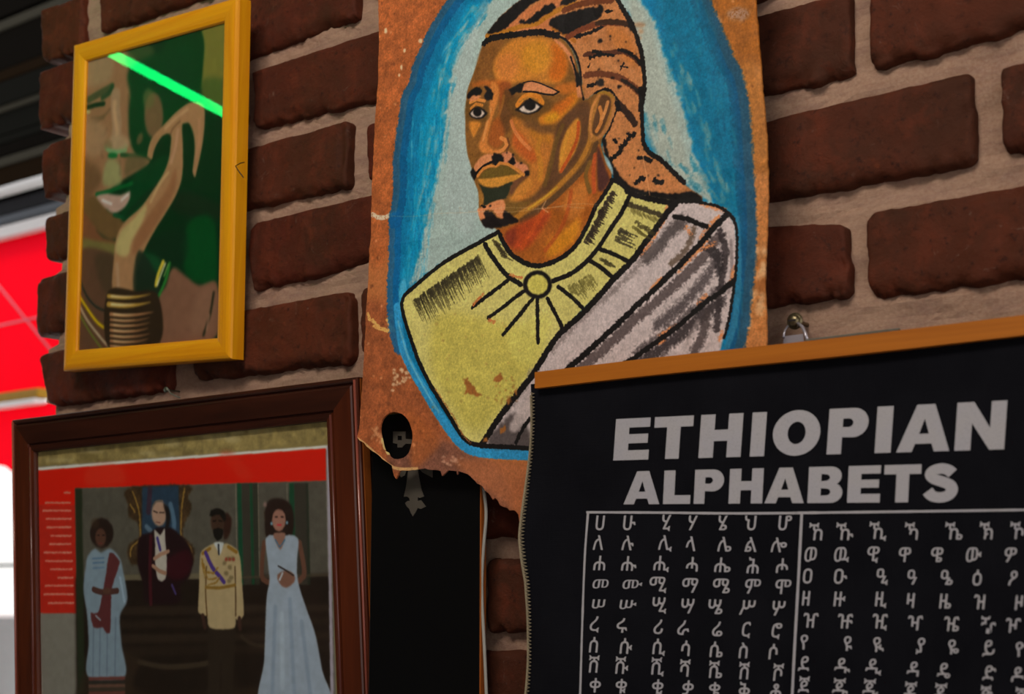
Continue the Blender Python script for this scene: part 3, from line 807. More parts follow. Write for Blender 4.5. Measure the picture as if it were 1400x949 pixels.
# lady in pale blue with a striped shawl
B.fill([(130,750),(138,756),(150,750),(163,762),(168,780),(174,820),(164,842),(166,880),(170,926),(121,926),(121,880),(119,842),(114,806),(117,776),(120,760)], (112, 128, 144), 2)
for x in (128, 137, 147, 158): B.stroke([(x, 845), (x - 1, 924)], 2.5, (84, 98, 116), 2, alpha=.7)
B.stroke([(164,790),(170,822)], 5, (140, 158, 178), 3, alpha=.7)
B.stroke([(126,764),(142,763)], 2, (72, 100, 132), 1); B.stroke([(127,770),(142,769)], 2, (72, 100, 132), 1); B.stroke([(127,777),(142,776)], 2, (82, 108, 138), 1)
B.fill([(150,756),(160,762),(164,768),(154,800),(152,812),(150,866),(140,858),(128,858),(124,838),(134,838),(140,812),(144,790)], (80, 38, 40), 1.5, rough=1)
B.stroke([(128,806),(140,810),(160,808)], 9, (66, 42, 38), 1.5); B.dot(146, 808, 6, 4, (78, 52, 42), soft=1)
B.stroke([(131,842),(137,848)], 3, (120, 128, 140), 1)
B.dot(139, 729, 16, 21, (34, 22, 18), soft=2); B.dot(137.5, 735, 7.5, 13, (76, 50, 40), soft=2)
B.stroke([(133,732),(136,732)], 1.6, (24, 14, 12), 1); B.stroke([(140,732),(143,732)], 1.6, (24, 14, 12), 1); B.stroke([(135,743),(140,743)], 1.8, (96, 44, 42), 1)
B.dot(130, 716, 6, 7, (56, 40, 28), soft=4, alpha=.6)
for i, c in enumerate(((96, 54, 50), (44, 40, 36), (92, 66, 56), (56, 48, 40), (96, 54, 50), (58, 50, 42))):
    B.fill([(121, 926 + i * 5), (171, 925 + i * 5), (171, 930 + i * 5), (121, 931 + i * 5)], c, 1, smooth=False)
# officer in a cream dress tunic
B.fill([(284,858),(322,858),(318,960),(303,960),(302,880),(300,960),(284,960)], (40, 31, 24), 3, smooth=False)
B.fill([(306,702),(316,708),(314,730),(306,738)], (46, 26, 20), 3)
B.fill([(276,753),(290,744),(297,742),(304,744),(310,743),(322,750),(328,762),(331,800),(333,842),(324,848),(322,846),(321,858),(305,861),(286,858),(283,842),(278,842),(271,838),(272,800),(273,765)], (154, 136, 104), 1.5)
B.stroke([(282,775),(281,812),(283,842)], 2.5, (86, 62, 36), 1); B.stroke([(321,775),(322,812),(322,842)], 2.5, (78, 58, 38), 1)
B.stroke([(277,757),(287,750)], 5, (126, 92, 34), 1.5); B.stroke([(312,748),(323,755)], 5, (126, 92, 34), 1.5)
B.stroke([(281,756),(290,776),(300,788),(306,796)], 6.5, (66, 46, 116), 1.2)
for p in (((276,764),(281,782),(292,784),(298,776)), ((279,772),(284,792),(296,790)), ((284,800),(295,797),(300,790)), ((276,770),(280,790))):
    B.stroke(p, 2.2, (128, 96, 38), 1, rough=1.5)
B.stroke([(281,803),(300,804),(321,800)], 4.5, (120, 92, 40), 1.2, rough=1)
for x, y in ((312, 764), (318, 764), (307, 770), (314, 776), (309, 784), (316, 790), (313, 795)): B.dot(x, y, 3, 3.4, (112, 98, 70), soft=1, rough=1)
for x in (309, 314, 319): B.dot(x, 765, 2, 2.5, (126, 52, 40), soft=1)
B.fill([(292,742),(297,752),(300,760),(304,750),(306,742)], (168, 172, 176), 1); B.stroke([(298.5,745),(299,758)], 3, (24, 26, 34), 1)
B.dot(297, 713, 9.5, 17, (58, 40, 31), soft=2); B.fill([(286,706),(288,698),(296,695),(306,699),(309,710),(306,714),(300,704),(290,706)], (22, 17, 14), 1.5)
B.fill([(291,724),(298,722),(305,724),(303,736),(297,740),(293,735)], (20, 16, 14), 1.5); B.stroke([(291,713),(295,712)], 1.6, (18, 12, 10), 1); B.stroke([(299,712),(303,713)], 1.6, (18, 12, 10), 1)
B.stroke([(277,842),(280,858)], 7, (56, 36, 30), 2); B.stroke([(327,846),(328,860)], 7, (56, 36, 30), 2)
# lady in a long ice blue gown
B.fill([(362,700),(368,684),(384,682),(397,690),(402,712),(398,735),(388,745),(365,738)], (34, 22, 18), 2)
B.stroke([(361,742),(358,770),(359,792),(372,797),(384,797)], 8, (86, 56, 44), 1.5); B.stroke([(409,742),(414,768),(415,788),(404,796),(392,797)], 8.5, (90, 60, 48), 1.5)
B.fill([(363,736),(374,732),(381,742),(390,732),(407,736),(406,765),(406,786),(410,806),(420,836),(431,868),(440,915),(450,970),(358,970),(361,900),(364,820),(368,795),(366,770)], (136, 147, 164), 1.5)
B.fill([(374,729),(390,729),(389,738),(383,752),(376,740)], (128, 92, 80), 1.2)
B.stroke([(376,738),(382,748),(389,738)], 2, (58, 96, 128), 1)
for p in (((376,830),(372,949)), ((396,820),(402,949)), ((412,850),(424,949))): B.stroke(p, 7, (112, 126, 148), 5, alpha=.6)
B.stroke([(385,840),(386,940)], 8, (158, 170, 184), 6, alpha=.5)
B.dot(380, 706, 17, 22, (32, 20, 17), soft=2); B.dot(381, 711, 9.5, 16, (138, 98, 86), soft=1.5)
B.fill([(364,700),(370,690),(382,686),(394,694),(396,706),(390,700),(380,696),(372,702),(370,716),(365,712)], (34, 21, 17), 2)
B.stroke([(376,707),(379,707)], 1.8, (44, 26, 24), 1); B.stroke([(384,707),(387,707)], 1.8, (44, 26, 24), 1); B.stroke([(379,718),(384,718)], 2.4, (168, 44, 54), 1)
B.dot(371, 716, 1.5, 2.5, (110, 150, 176), soft=1); B.dot(392, 715, 1.5, 2.5, (110, 150, 176), soft=1)
B.fill([(379,786),(392,780),(402,786),(402,796),(391,804),(382,798)], (112, 78, 66), 1.5)
B.stroke([(380,774),(392,781),(401,787)], 2, (30, 22, 20), 1); B.stroke([(382,793),(386,784)], 3, (160, 166, 176), 1.5)
B.dot(362, 690, 2.5, 3.5, (136, 104, 100), soft=2, alpha=.8); B.stroke([(361,700),(363,712)], 2, (50, 36, 26), 1)
B.fill([(446,610),(450,610),(462,1300),(457,1300)], (150, 142, 158), 1, smooth=False)
B.im = np.stack([B.blur(B.im[..., i], 1) for i in range(3)], -1)
slab('print', f2, W3 * 2, H3 * 2, -.0053, -.0045, B.material('group_photograph_print', .5, .3), fr2)
slab('glass_pane', f2, W3 * 2, H3 * 2, -.0036, -.0026, GLASS, fr2)
beadm = plain('red_highlight_bead', (.30, .075, .050), .18, .7, var=.2)  # redder than the rails: ridge highlights put into the bead colour
for sx in (-1, 1):
    add('bead', tube('bead', [f2.pt(sx * (f2.w / 2 - .0024), -f2.h / 2 + .002, .0002), f2.pt(sx * (f2.w / 2 - .0024), f2.h / 2 - .002, .0002)], .0011, 10), beadm, fr2, smooth=True)
    add('bead', tube('bead', [f2.pt(sx * (f2.w / 2 - .0282), -f2.h / 2 + .028, .0008), f2.pt(sx * (f2.w / 2 - .0282), f2.h / 2 - .028, .0008)], .0011, 10), plain('dim_highlight_bead', (.12, .03, .022), .25, .6), fr2, smooth=True)
sv = [f2.pt(f2.w / 2 + d, v, n) for n in (-.0040, -.0122) for d, v in ((-.001, -f2.h / 2 + .001), (.0006, -f2.h / 2 + .001), (.0006, f2.h / 2 - .001), (-.001, f2.h / 2 - .001))]
add('lit_side_strip', mesh('lit_side_strip', sv, [(0, 1, 2, 3), (4, 5, 6, 7), (0, 1, 5, 4), (1, 2, 6, 5), (2, 3, 7, 6), (3, 0, 4, 7)]), wood('lit_side_wood', (.26, .065, .012), (.40, .11, .018), .4, 'z', 1, .3), fr2)  # orange strip paints the frame's right side as lit
slab('backing_board', f2, f2.w - .024, f2.h - .024, -.0185, -.0176, plain('grey_backing', (.12, .09, .06), .9, .2), fr2)

# ---------------- the green tube lamp that the glass of the yellow frame mirrors
gp = f1.plane(-.0026)
def mirrored(px, py, dist):
    r = ray(px, py).normalized(); t = (gp.o - CAM).dot(gp.n) / r.dot(gp.n)
    P = CAM + r * (t + dist); d = (P - gp.o).dot(gp.n)
    return P - gp.n * 2 * d
G0, G1 = mirrored(151, 72, .52), mirrored(345, 175, .50)
kg = NT('green_neon'); kg.p.inputs['Emission Color'].default_value = (.0, 1, .17, 1); kg.p.inputs['Emission Strength'].default_value = 13
kg.base((.0, .4, .1))
gl = empty('neon_tube', G0)
tag(gl, 'straight green neon tube mirrored in the glass of the yellow picture frame', 'neon lamp')
add('tube', tube('tube', [G0, G1], .0060, 14), kg.m, gl, smooth=True)
dd = (G1 - G0).normalized()
add('end_cap', tube('end_cap', [G0 - dd * .02, G0], .0055, 14), dk, gl); add('end_cap', tube('end_cap', [G1, G1 + dd * .02], .0055, 14), dk, gl)
# ================================================================ portrait painted on a hide
YH = -.036
plh = Plane((-.7, YH, 1.8))
LE = (166, 97, 52)
hide_px = [(516,-60),(516,0),(517,50),(516,110),(512,165),(510,215),(508,255),(507,285),(506,330),(503,390),(500,450),(498,500),(495,545),(492,585),(489,598),(492,602),(498,606),(506,614),(515,620),(523,627),(530,633),(536,637),(537.5,644),(539,650),(542,655),(545,650),(546.5,645),(549,643),(554,643.5),(563,643),(572,642),(580,641),(589,642.5),(598,643),(602,644),(603.5,651),(607,647),(611,643.5),(617,643.5),(623,643.6),(624,649),(625.5,644),(631,646),(638,648.5),(645,654),(652,661),(659,665),(662,671),(667,674),(670,678),(673.5,683),(677,680.5),(681,685),(684,690.5),(688,693),(694,694.5),(697,698),(703,697.5),(707,700),(710,704),(711.5,712),(714,717),(718,712),(735,716),(760,700),(840,690),(900,650),(960,640),(1030,600),(1046,560),(1048,500),(1047,440),(1046,380),(1048,330),(1050,280),(1050,230),(1048,180),(1044,130),(1041,90),(1037,40),(1034,0),(1032,-60),(900,-95),(700,-70)]
hole_px = [(540,563.5),(532,566),(525,572),(521,581),(520.5,592),(523,602),(525,611),(527,617),(531,619),(533,624),(538,627.5),(545,628),(552,626),(559,619),(563,608),(564.5,595),(562,582),(558,573),(550,566)]
def uvp(pts, pl): return [pl.uv(*p[:2]) for p in pts]
hide_uv = uvp(catmull(hide_px, True, 4), plh)
hide_uv = [(u + (mnoise.noise(Vector((u * 300, v * 300, 0))) * .0005), v + mnoise.noise(Vector((u * 300, v * 300, 9))) * .0005) for u, v in hide_uv]
hole_uv = uvp(catmull(hole_px, True, 4), plh)
xs = [p[0] for p in hide_uv]; ys = [p[1] for p in hide_uv]
HB = (min(xs) - .002, max(xs) + .002, min(ys) - .002, max(ys) + .002)
C = Paint(plh, HB, 2700, LE, 1.62)
BK = (15, 11, 11)
# hide colouring
C.fill([(500,-60),(640,-60),(560,150),(540,330),(500,330)], (158, 84, 42), 14, mott=.5)
C.fill([(480,430),(560,440),(640,640),(720,660),(720,730),(480,640)], (142, 76, 42), 12, mott=.45)
C.fill([(530,625),(600,600),(680,640),(700,700),(640,660),(560,650)], (112, 72, 58), 10, alpha=.85, mott=.5)
C.fill([(560,560),(600,600),(590,620),(565,640),(560,600)], (158, 84, 40), 8, alpha=.7)
C.fill([(620,630),(720,640),(716,705),(680,680)], (158, 92, 56), 8, alpha=.8)
C.fill([(950,-60),(1045,-60),(1055,120),(1000,130)], (146, 84, 26), 10, mott=.4)
C.fill([(1000,110),(1060,110),(1060,300),(1015,300)], (160, 100, 44), 12, mott=.3)
C.fill([(1015,260),(1060,260),(1060,480),(1000,480)], (172, 108, 56), 10, mott=.35)
C.dot(1010, 20, 16, 9, (150, 112, 88), soft=4, rough=4, dry=.35); C.dot(979, 30, 8, 9, (158, 118, 86), soft=4, rough=4, dry=.3)
for i in range(70):
    x, y = C.rs.uniform(1018, 1048), C.rs.uniform(335, 455)
    C.dot(x, y, C.rs.uniform(1.5, 6), C.rs.uniform(2, 8), ((206, 160, 116), (146, 84, 36))[i % 2], soft=2, rough=3, alpha=.6)
for i in range(420):      # freckles, scratches
    x, y = C.rs.uniform(490, 620), C.rs.uniform(-10, 710)
    if i % 3 == 0: x = C.rs.uniform(960, 1050)
    c = ((96, 52, 28), (86, 44, 26), (206, 140, 92), (120, 66, 34))[i % 4]
    C.dot(x, y, C.rs.uniform(.6, 2.2), C.rs.uniform(.6, 2.6), c, soft=1, rough=1.5, alpha=.6)
for x, y, a, b in ((574, 56, 3, 3), (526, 42, 2, 4), (552, 69, 2, 3), (548, 92, 1.6, 4), (545, 103, 1.6, 2)): C.dot(x, y, a, b, (226, 178, 138), soft=1, rough=1)
C.stroke([(508,293),(518,298),(530,296),(541,291)], 7, (196, 172, 146), 1.5, rough=3, dry=.3)
for p in (((504,430),(506,438)), ((510,438),(522,450),(541,452)), ((541,430),(530,438),(538,450)), ((512,446),(530,453))): C.stroke(p, 5, (214, 152, 82), 1.5, rough=3, dry=.2)
for i in range(26):
    x, y = C.rs.uniform(537, 562), C.rs.uniform(500, 530); C.dot(x, y + (550 - x) * .4, 2.4, 1.6, (206, 168, 130), soft=1, rough=2, alpha=.8)
for i in range(16): C.dot(C.rs.uniform(605, 632), C.rs.uniform(624, 636), 2.4, 1.4, (184, 134, 108), soft=1, rough=2, alpha=.7)
for i in range(22): C.dot(C.rs.uniform(508, 524), C.rs.uniform(584, 606), 2, 2.4, (184, 128, 88), soft=1, rough=2, alpha=.5)
C.stroke([(523,600),(527,612),(531,620)], 5, (206, 170, 110), 1, rough=2)
C.stroke([(490,600),(505,612),(520,625),(540,640),(570,641)], 4, (186, 142, 92), 1.5, rough=1)
# blue oval ground
oval = [(640,-25),(625,-3),(604,27),(593,46),(584,66),(572,93),(568,114),(559,131),(555,155),(550,190),(546,222),(546,264),(540,300),(539,353),(537,406),(541,450),(548,474),(557,496),(567,515),(580,538),(592,560),(606,583),(620,603),(635,617),(650,622),(664,625),(689,627),(722,629),(780,640),(880,640),(960,560),(992,505),(1005,473),(1010,448),(1014.5,410),(1020,360),(1022,315),(1021,277),(1019,240),(1016,190),(1013,150),(1005,109),(995,90),(987,70),(978,49),(968,27),(957,-3),(935,-35),(880,-60),(790,-70),(700,-58)]
C.fill([(x - 3 if x < 800 else x + 2, y) for x, y in oval], (206, 142, 92), 2, rough=1, alpha=.4)
C.fill(oval, (0, 106, 150), 1.0, rough=1.2, mott=.15)
C.stroke(oval[:13], 26, (0, 76, 124), 4, alpha=.8, rough=4)
C.stroke(oval[12:17], 22, (0, 84, 140), 4, alpha=.8, rough=4)
C.stroke(oval[32:47], 24, (6, 66, 104), 6, alpha=.85, rough=4)
C.fill([(905,-30),(960,0),(990,90),(1008,160),(1014,300),(1000,420),(985,300),(950,180),(900,30)], (0, 92, 118), 8, alpha=.55, rough=8, mott=.3)
C.fill([(640,10),(610,70),(590,120),(575,180),(568,250),(560,330),(552,380),(600,340),(606,200),(622,90),(660,10)], (0, 132, 172), 5, rough=10, alpha=.8, mott=.2)
# pale halo
halo = [(690,-30),(672,4),(652,32),(636,52),(627,68),(619,95),(613,128),(611,150),(606,185),(602,220),(594,250),(586,285),(578,330),(566,372),(556,398),(580,376),(620,352),(675,325),(700,300),(700,100),(760,20),(860,20),(880,150),(900,215),(950,262),(975,285),(972,262),(962,240),(952,214),(944,180),(931,134),(919.5,103),(906,66),(896,32),(881,9),(850,-30)]
C.fill(halo, (146, 164, 160), 3, rough=7, smooth=False, mott=.1)
C.fill([(672,-10),(650,32),(634,60),(622,110),(617,160),(612,220),(606,280),(650,310),(650,80)], (154, 168, 166), 8, rough=8, alpha=.7)
C.fill([(860,0),(885,30),(905,90),(925,150),(940,210),(950,250),(900,215),(880,150)], (150, 156, 146), 6, rough=5, alpha=.8, mott=.12)
r = C.rs.uniform
for i in range(150):    # brush streaks between the halo and the blue
    t = r(0, 1); k = r(-8, 22)
    h = halo[1:14]; j = int(t * 11); x, y = h[j]; x2, y2 = h[j + 1]; f = r(0, 1); x = x + (x2 - x) * f; y = y + (y2 - y) * f
    dx, dy = x2 - x, y2 - y; L = math.hypot(dx, dy) + .1; ln = r(8, 26)
    c = ((150, 170, 168), (70, 150, 176), (0, 122, 164), (104, 160, 172))[i % 4]
    C.stroke([(x - k, y), (x - k + dx / L * ln, y + dy / L * ln)], r(3, 7), c, 5, smooth=False, alpha=.4, rough=3, taper=True)
for i in range(110):
    h = halo[22:33]; j = int(r(0, 9.99)); x, y = h[j]; x2, y2 = h[j + 1]; f = r(0, 1); x = x + (x2 - x) * f; y = y + (y2 - y) * f
    dx, dy = x2 - x, y2 - y; L = math.hypot(dx, dy) + .1; ln = r(8, 24); k = r(-8, 26)
    c = ((150, 158, 148), (60, 128, 146), (0, 104, 136), (110, 146, 150))[i % 4]
    C.stroke([(x + k, y), (x + k + dx / L * ln, y + dy / L * ln)], r(3, 7), c, 5, smooth=False, alpha=.4, rough=3, taper=True)
for i in range(160):    # long strokes inside the blue band
    y = r(150, 400); x = 545 + (400 - y) * .06 + r(4, 50) * (1 - (y - 150) / 700)
    C.stroke([(x, y), (x - r(-1, 4), y + r(14, 40))], r(1.5, 3.5), ((30, 150, 190), (0, 96, 150), (90, 170, 196))[i % 3], 3.5, smooth=False, alpha=.32, rough=2, taper=True)
for i in range(90):
    y = r(-5, 440); x = 1000 + (y / 440) * 14 - r(0, 40) * max(.25, 1 - y / 500); x = x - max(0, 150 - y) * .3
    C.stroke([(x, y), (x + r(0, 5), y + r(14, 34))], r(1.5, 3.5), ((0, 112, 146), (4, 76, 112), (30, 120, 140))[i % 3], 3.5, smooth=False, alpha=.32, rough=2, taper=True)
C.stroke([(543,420),(550,470),(562,500),(582,535),(610,582),(634,610),(662,619),(722,622)], 13, (40, 132, 182), 2, rough=2, mott=.3)
C.stroke([(545,440),(556,480),(575,520),(600,564)], 3, (110, 176, 196), 2, alpha=.6, rough=2)
C.fill([(556,398),(549,430),(545,400),(552,380)], (70, 160, 196), 3, alpha=.8)
C.stroke([(1008,300),(1010,380),(1004,440),(994,474)], 8, (46, 118, 150), 3, alpha=.7, rough=3)
# ---- hair
hair = [(666,54),(667,47),(676,36),(690,20),(714,2),(738,-18),(800,-30),(838,-6),(846,3),(854,16),(864,32),(871,53),(878,74),(881,101),(883,122),(879,140),(879,171),(881,196),(889,211),(902,219),(918,235),(937,252),(950,262),(962,271),(960,277),(934,277),(915,274),(891,269),(871,263),(858,259),(848,248),(837,232),(834,217),(823,205),(830,178),(842,143),(838,130),(827,124),(812,128),(798,137),(795,110),(789,86),(780,64),(766,50),(740,44),(700,47)]
LH = (170, 108, 62)
C.fill(hair, LH, 1, rough=1, mott=.25)
for i in range(60): C.dot(r(800, 878), r(20, 130), r(3, 9), r(2, 5), ((180, 118, 72), (152, 92, 48))[i % 2], soft=3, alpha=.5)
C.fill([(830,35),(862,50),(870,90),(850,80),(838,60)], (172, 100, 40), 6, alpha=.6)
C.fill([(840,200),(870,215),(920,250),(930,262),(890,255),(850,240),(836,222)], (180, 112, 66), 5, alpha=.5)
C.fill([(667,50),(682,45),(708,26),(740,4),(766,-6),(785,2),(766,14),(754,34),(764,46),(740,43),(700,45)], (176, 104, 60), 2)
C.stroke([(667,50),(696,44),(716,37),(736,33),(753,22),(772,11),(790,6)], 7, (162, 102, 28), 1.5)
C.stroke([(716,20),(735,12),(752,0)], 7, (178, 104, 60), 2)
C.stroke([(757,40),(772,47),(786,57)], 5, (156, 92, 30), 1.5)
C.fill([(667,47),(674,37),(691,19),(714,2),(722,-8),(745,-4),(725,10),(709,25),(700,34),(692,40),(681,45)], BK, 1.2, rough=2.5, mott=.5)
C.fill([(712,33),(714,27),(720,30),(729,25),(734,18),(740,16),(747,9),(752,9),(757,5),(762,12),(755,18),(746.5,22),(738,30),(727.5,34)], BK, 1, rough=2, smooth=False, mott=.5)
C.fill([(767,10),(768,3),(776,-3),(790,-3),(786,3),(775,7)], BK, 1, rough=2, mott=.5)
C.fill([(752,34),(759,26),(772,20),(785,16.4),(802,12),(817,10.7),(820.7,4),(825,11),(821,22),(815.6,28),(803,34),(789,41),(778,47),(768,45)], BK, 1, rough=2.5, mott=.5)
C.stroke([(772,15),(791,7),(811,3),(836,1)], 8, (96, 48, 22), 2, rough=2)
C.stroke([(776,52),(791,43),(811,35),(830,31),(850,32)], 8, (104, 50, 26), 2, rough=2); C.stroke([(816,32),(830,30),(848,31),(864,36)], 7, (52, 30, 16), 2, rough=2)
C.stroke([(788,50),(798,48),(808,44),(821,38)], 5, BK, 1, rough=3)
C.stroke([(800,75),(813,73),(836,73),(851,70),(867,79),(878,90)], 7, (74, 38, 22), 1.5, rough=2); C.stroke([(810,70),(820,72)], 4, BK, 1, rough=3); C.stroke([(806,79),(824,75),(838,76)], 3.5, BK, 1, rough=3); C.stroke([(845,68),(858,72),(870,80),(878,92)], 4, BK, 2, rough=2)
C.stroke([(800,103),(817,101),(836,103),(855,111),(866,119),(875,128)], 8, (96, 50, 28), 2, rough=2); C.stroke([(850,110),(862,116),(874,128)], 4, (34, 22, 16), 2, rough=2)
C.stroke([(844,142),(851,148),(860,158),(868,169)], 9, (44, 26, 18), 2, rough=2)
C.dot(820, 112, 6, 5, (34, 28, 26), soft=1, rough=3); C.stroke([(803,118),(808,117),(813,115)], 4, BK, 1, rough=3); C.dot(837, 108, 3, 2, BK, soft=1, rough=3); C.dot(846, 119, 2.5, 2, BK, soft=1, rough=2)
C.stroke([(828,16),(835,16)], 4, BK, 1, rough=3); C.dot(820, 57, 3, 3, BK, soft=1, rough=2); C.stroke([(848,95),(852,87)], 2.5, BK, 1, rough=2); C.stroke([(848,91),(857,92)], 2.5, BK, 1, rough=2); C.stroke([(804,92),(806,87)], 2, BK, 1, rough=2)
for x, y in ((845, 83), (834, 50), (834, 54), (855, 57), (818, 95), (870, 74), (852, 206), (846, 190), (882, 205), (862, 240), (902, 241), (888, 241), (874, 206), (868, 230)): C.dot(x, y, 1.4, 1.2, BK, soft=1, rough=1)
C.stroke([(866,184),(860,188),(855,196),(849,202)], 7, BK, 1, rough=4); C.stroke([(858,183),(867,186)], 4, BK, 1, rough=3); C.stroke([(839,191),(843,195)], 3.5, BK, 1, rough=3)
C.stroke([(848,207),(843,212),(836,218)], 7, BK, 1, rough=4); C.stroke([(874,217),(882,217),(891,221)], 5, BK, 1, rough=2)
C.stroke([(871,250),(877,245),(882,246)], 6, BK, 1, rough=3); C.stroke([(896,247),(901,251),(908,250)], 6, BK, 1, rough=3)
C.fill([(822,188),(828,190),(830,206),(836,222),(848,240),(862,254),(880,261),(905,265),(934,266),(948,262),(960,270),(962,279),(926,279),(902,275),(878,270),(858,262),(844,250),(835,235),(828,216)], BK, 1, rough=2, mott=.4)
C.stroke([(842,-3),(848,7),(855,20),(864,34),(871,54),(878,76),(881,102),(882,123),(878,145),(879,171),(881,196),(889,210),(903,218),(920,234),(938,251)], 6, BK, 1, rough=2)
C.fill([(856,16),(862,30),(866,46),(858,34)], BK, 1.5, rough=2); C.stroke([(876,122),(877,136),(876,150)], 7, BK, 1.5, rough=2); C.stroke([(877,78),(879,96)], 5, BK, 1.5, rough=2)
C.fill([(825,211),(831,217),(838,231),(839,240),(833,236),(827,224)], (126, 156, 164), 1)
# ---- face and neck
OL, DK_, OC, OR, HI = (104, 68, 24), (80, 48, 28), (172, 104, 32), (176, 88, 24), (192, 122, 56)
face = [(666,54),(700,48),(740,46),(765,51),(779,63),(788,84),(793,108),(798,136),(812,128),(826,124),(838,129),(842,143),(838,160),(831,177),(822,192),(823,206),(828,224),(836,244),(818,285),(798,316),(787,335),(764,353),(738,361),(720,359),(698,348),(684,330),(681,318),(676,312),(659,305),(654,287),(654,265),(648,247),(645,229),(640,211),(637.5,186),(637.5,154),(640,125),(648,104),(659,75)]
C.fill(face, (118, 76, 30), 1, mott=.2)
C.fill([(664,58),(690,56),(682,76),(672,100),(656,120),(644,122),(650,100)], (116, 72, 28), 3, mott=.3)
fh = [(701,57),(724,52),(751,53),(767,63),(775,79),(775,96),(766,113),(746,114),(728,111),(709,114),(690,118),(677,104),(677,86),(686,71)]
C.fill(fh, (180, 112, 38), 4, mott=.16)
C.fill([(725,60),(745,58),(752,80),(740,100),(722,96),(715,75)], (184, 122, 30), 8, alpha=.8)
C.fill([(755,58),(768,66),(775,80),(775,98),(764,112),(750,105),(757,80)], (178, 86, 16), 6, alpha=.8)
C.fill([(680,84),(700,72),(710,90),(700,112),(684,110)], (186, 108, 48), 8, alpha=.7)
C.fill([(786,88),(793,110),(797,134),(780,138),(768,124),(778,106)], OL, 4)
C.fill([(758,118),(792,112),(796,124),(770,130)], (176, 96, 30), 4, alpha=.9)
C.fill([(644,118),(656,112),(674,110),(690,112),(696,124),(690,134),(676,126),(664,118),(652,120)], (170, 88, 28), 4, alpha=.8)
C.fill([(684,114),(700,114),(698,124),(694,140),(686,160),(680,176),(684,150)], (140, 70, 26), 4)
C.fill([(692,122),(704,132),(710,150),(702,165),(694,182),(684,186),(678,180),(684,158)], (92, 56, 24), 4)
C.stroke([(690,132),(686,150),(680,168),(676,184)], 4, (140, 86, 30), 3, alpha=.7)
C.fill([(674,112),(683,120),(683,134),(679,148),(673,167),(668,184),(667,198),(674,205),(684,204),(679,210),(668,211),(658,208),(655,200),(660,184),(667,162),(671,140),(671,126)], (188, 112, 48), 2)
C.stroke([(672,150),(666,172),(661,192)], 4, (204, 132, 70), 2, alpha=.8)
C.fill([(682,160),(690,180),(686,200),(675,203),(668,197),(669,184),(675,166)], (150, 76, 26), 4, alpha=.9)
C.stroke([(685,189),(691,192),(693,199),(688,205),(680,209)], 5.5, (196, 118, 58), 1.5)
C.stroke([(694,190),(697,198),(693,206)], 3, (92, 52, 24), 2)
# left eye and brow
C.fill([(639,140),(664,136),(670,150),(668,165),(640,168)], (92, 62, 24), 3, alpha=.8)
C.stroke([(644,141),(654,137),(664,139)], 4.5, (196, 120, 54), 1.5); C.stroke([(645,149),(652,143),(661,145)], 4, (182, 112, 44), 1.5)
C.fill([(640,134),(646,130),(654,130),(660,133),(652,138),(644,139)], (190, 118, 74), 1.5, rough=1)
C.fill([(639.5,130),(645,124),(655.4,120),(661,124),(659,130),(652,132),(646,131),(643,136),(640,135)], BK, 1, rough=1.5)
C.fill([(663,118.5),(671,121),(676,130),(674,137),(669,139),(665,137),(663,132),(667,126)], BK, 1, rough=1.5)
C.fill([(642,156),(648,149),(656,147),(664,151),(668,156),(662,162),(653,164),(645,161)], BK, 1)
C.fill([(644,156),(649,151),(656,149),(662,153),(664,156),(660,160.5),(653,162),(647,160)], (190, 170, 156), .8)
C.dot(654, 154, 6, 6.3, BK, soft=1)
C.fill([(643.5,167),(659,168),(654,178),(648.5,189),(644,178)], (188, 116, 40), 2)
# right eye and brow
C.fill([(696,136),(740,132),(756,142),(758,160),(740,172),(716,170),(702,158)], (94, 62, 24), 4, alpha=.85)
C.stroke([(708.5,144),(716,134),(729,130),(737,134),(741,141)], 8, (192, 114, 34), 2)
C.stroke([(711,140),(722,134),(735,138)], 3, (150, 100, 40), 2, alpha=.7)
C.fill([(714,120),(722,113),(733,112),(751.5,120),(763,126),(757,130),(744,128),(729,126),(715,126)], (190, 120, 78), 1, rough=1)
C.fill([(697,124),(708.5,116.4),(719,113),(716,120),(714,127),(707,127),(701,131)], BK, 1, rough=1.5)
C.stroke([(716,114),(728,111.5),(740,115),(752,120),(764,126)], 1.6, BK, 1); C.stroke([(716,126),(729,126),(744,129),(757,130),(764,126)], 2.2, BK, 1)
C.fill([(704,151),(710,147),(718,140),(728,137.5),(737,142),(743,145),(736,152),(722,157),(712,154)], BK, 1)
C.fill([(710,150),(716,145),(724,142),(732,142),(738,146),(733,151),(722,155),(714,153)], (196, 178, 164), .8)
C.dot(724.5, 143.8, 8, 7.5, BK, soft=1); C.stroke([(724,136),(727,138)], 3, BK, 1)
# cheek
C.fill([(700,160),(716,166),(736,174),(757,182),(756,196),(752,212),(748,226),(744,245),(738,256),(722,270),(698,277),(704,262),(714,250),(722,240),(724,228),(716,219),(704,209),(699,198),(704,186),(698,172)], (168, 100, 36), 4, mott=.2)
C.fill([(704,178),(716,186),(724,200),(738,214),(724,222),(708,208),(700,196)], (168, 76, 26), 5, alpha=.85)
C.stroke([(699,166),(704,180),(714,194),(724,204)], 5, (192, 110, 56), 2)
C.stroke([(738,190),(734,205),(738,225),(737,244)], 8, (178, 116, 34), 5, alpha=.7)
C.fill([(712,166),(732,166),(752,172),(760,182),(740,184),(722,176)], (96, 62, 30), 5, alpha=.85)
C.fill([(722,176),(738,184),(754,184),(752,196),(740,192),(728,188)], (170, 106, 26), 5, alpha=.8)
C.fill([(736,160),(753,151),(770,138),(781,128),(794,128),(780,149),(763,166),(748,170),(738,170)], (182, 108, 26), 4)
C.fill([(755,146),(778,132),(786,132),(772,150),(758,158)], (176, 84, 20), 5, alpha=.7)
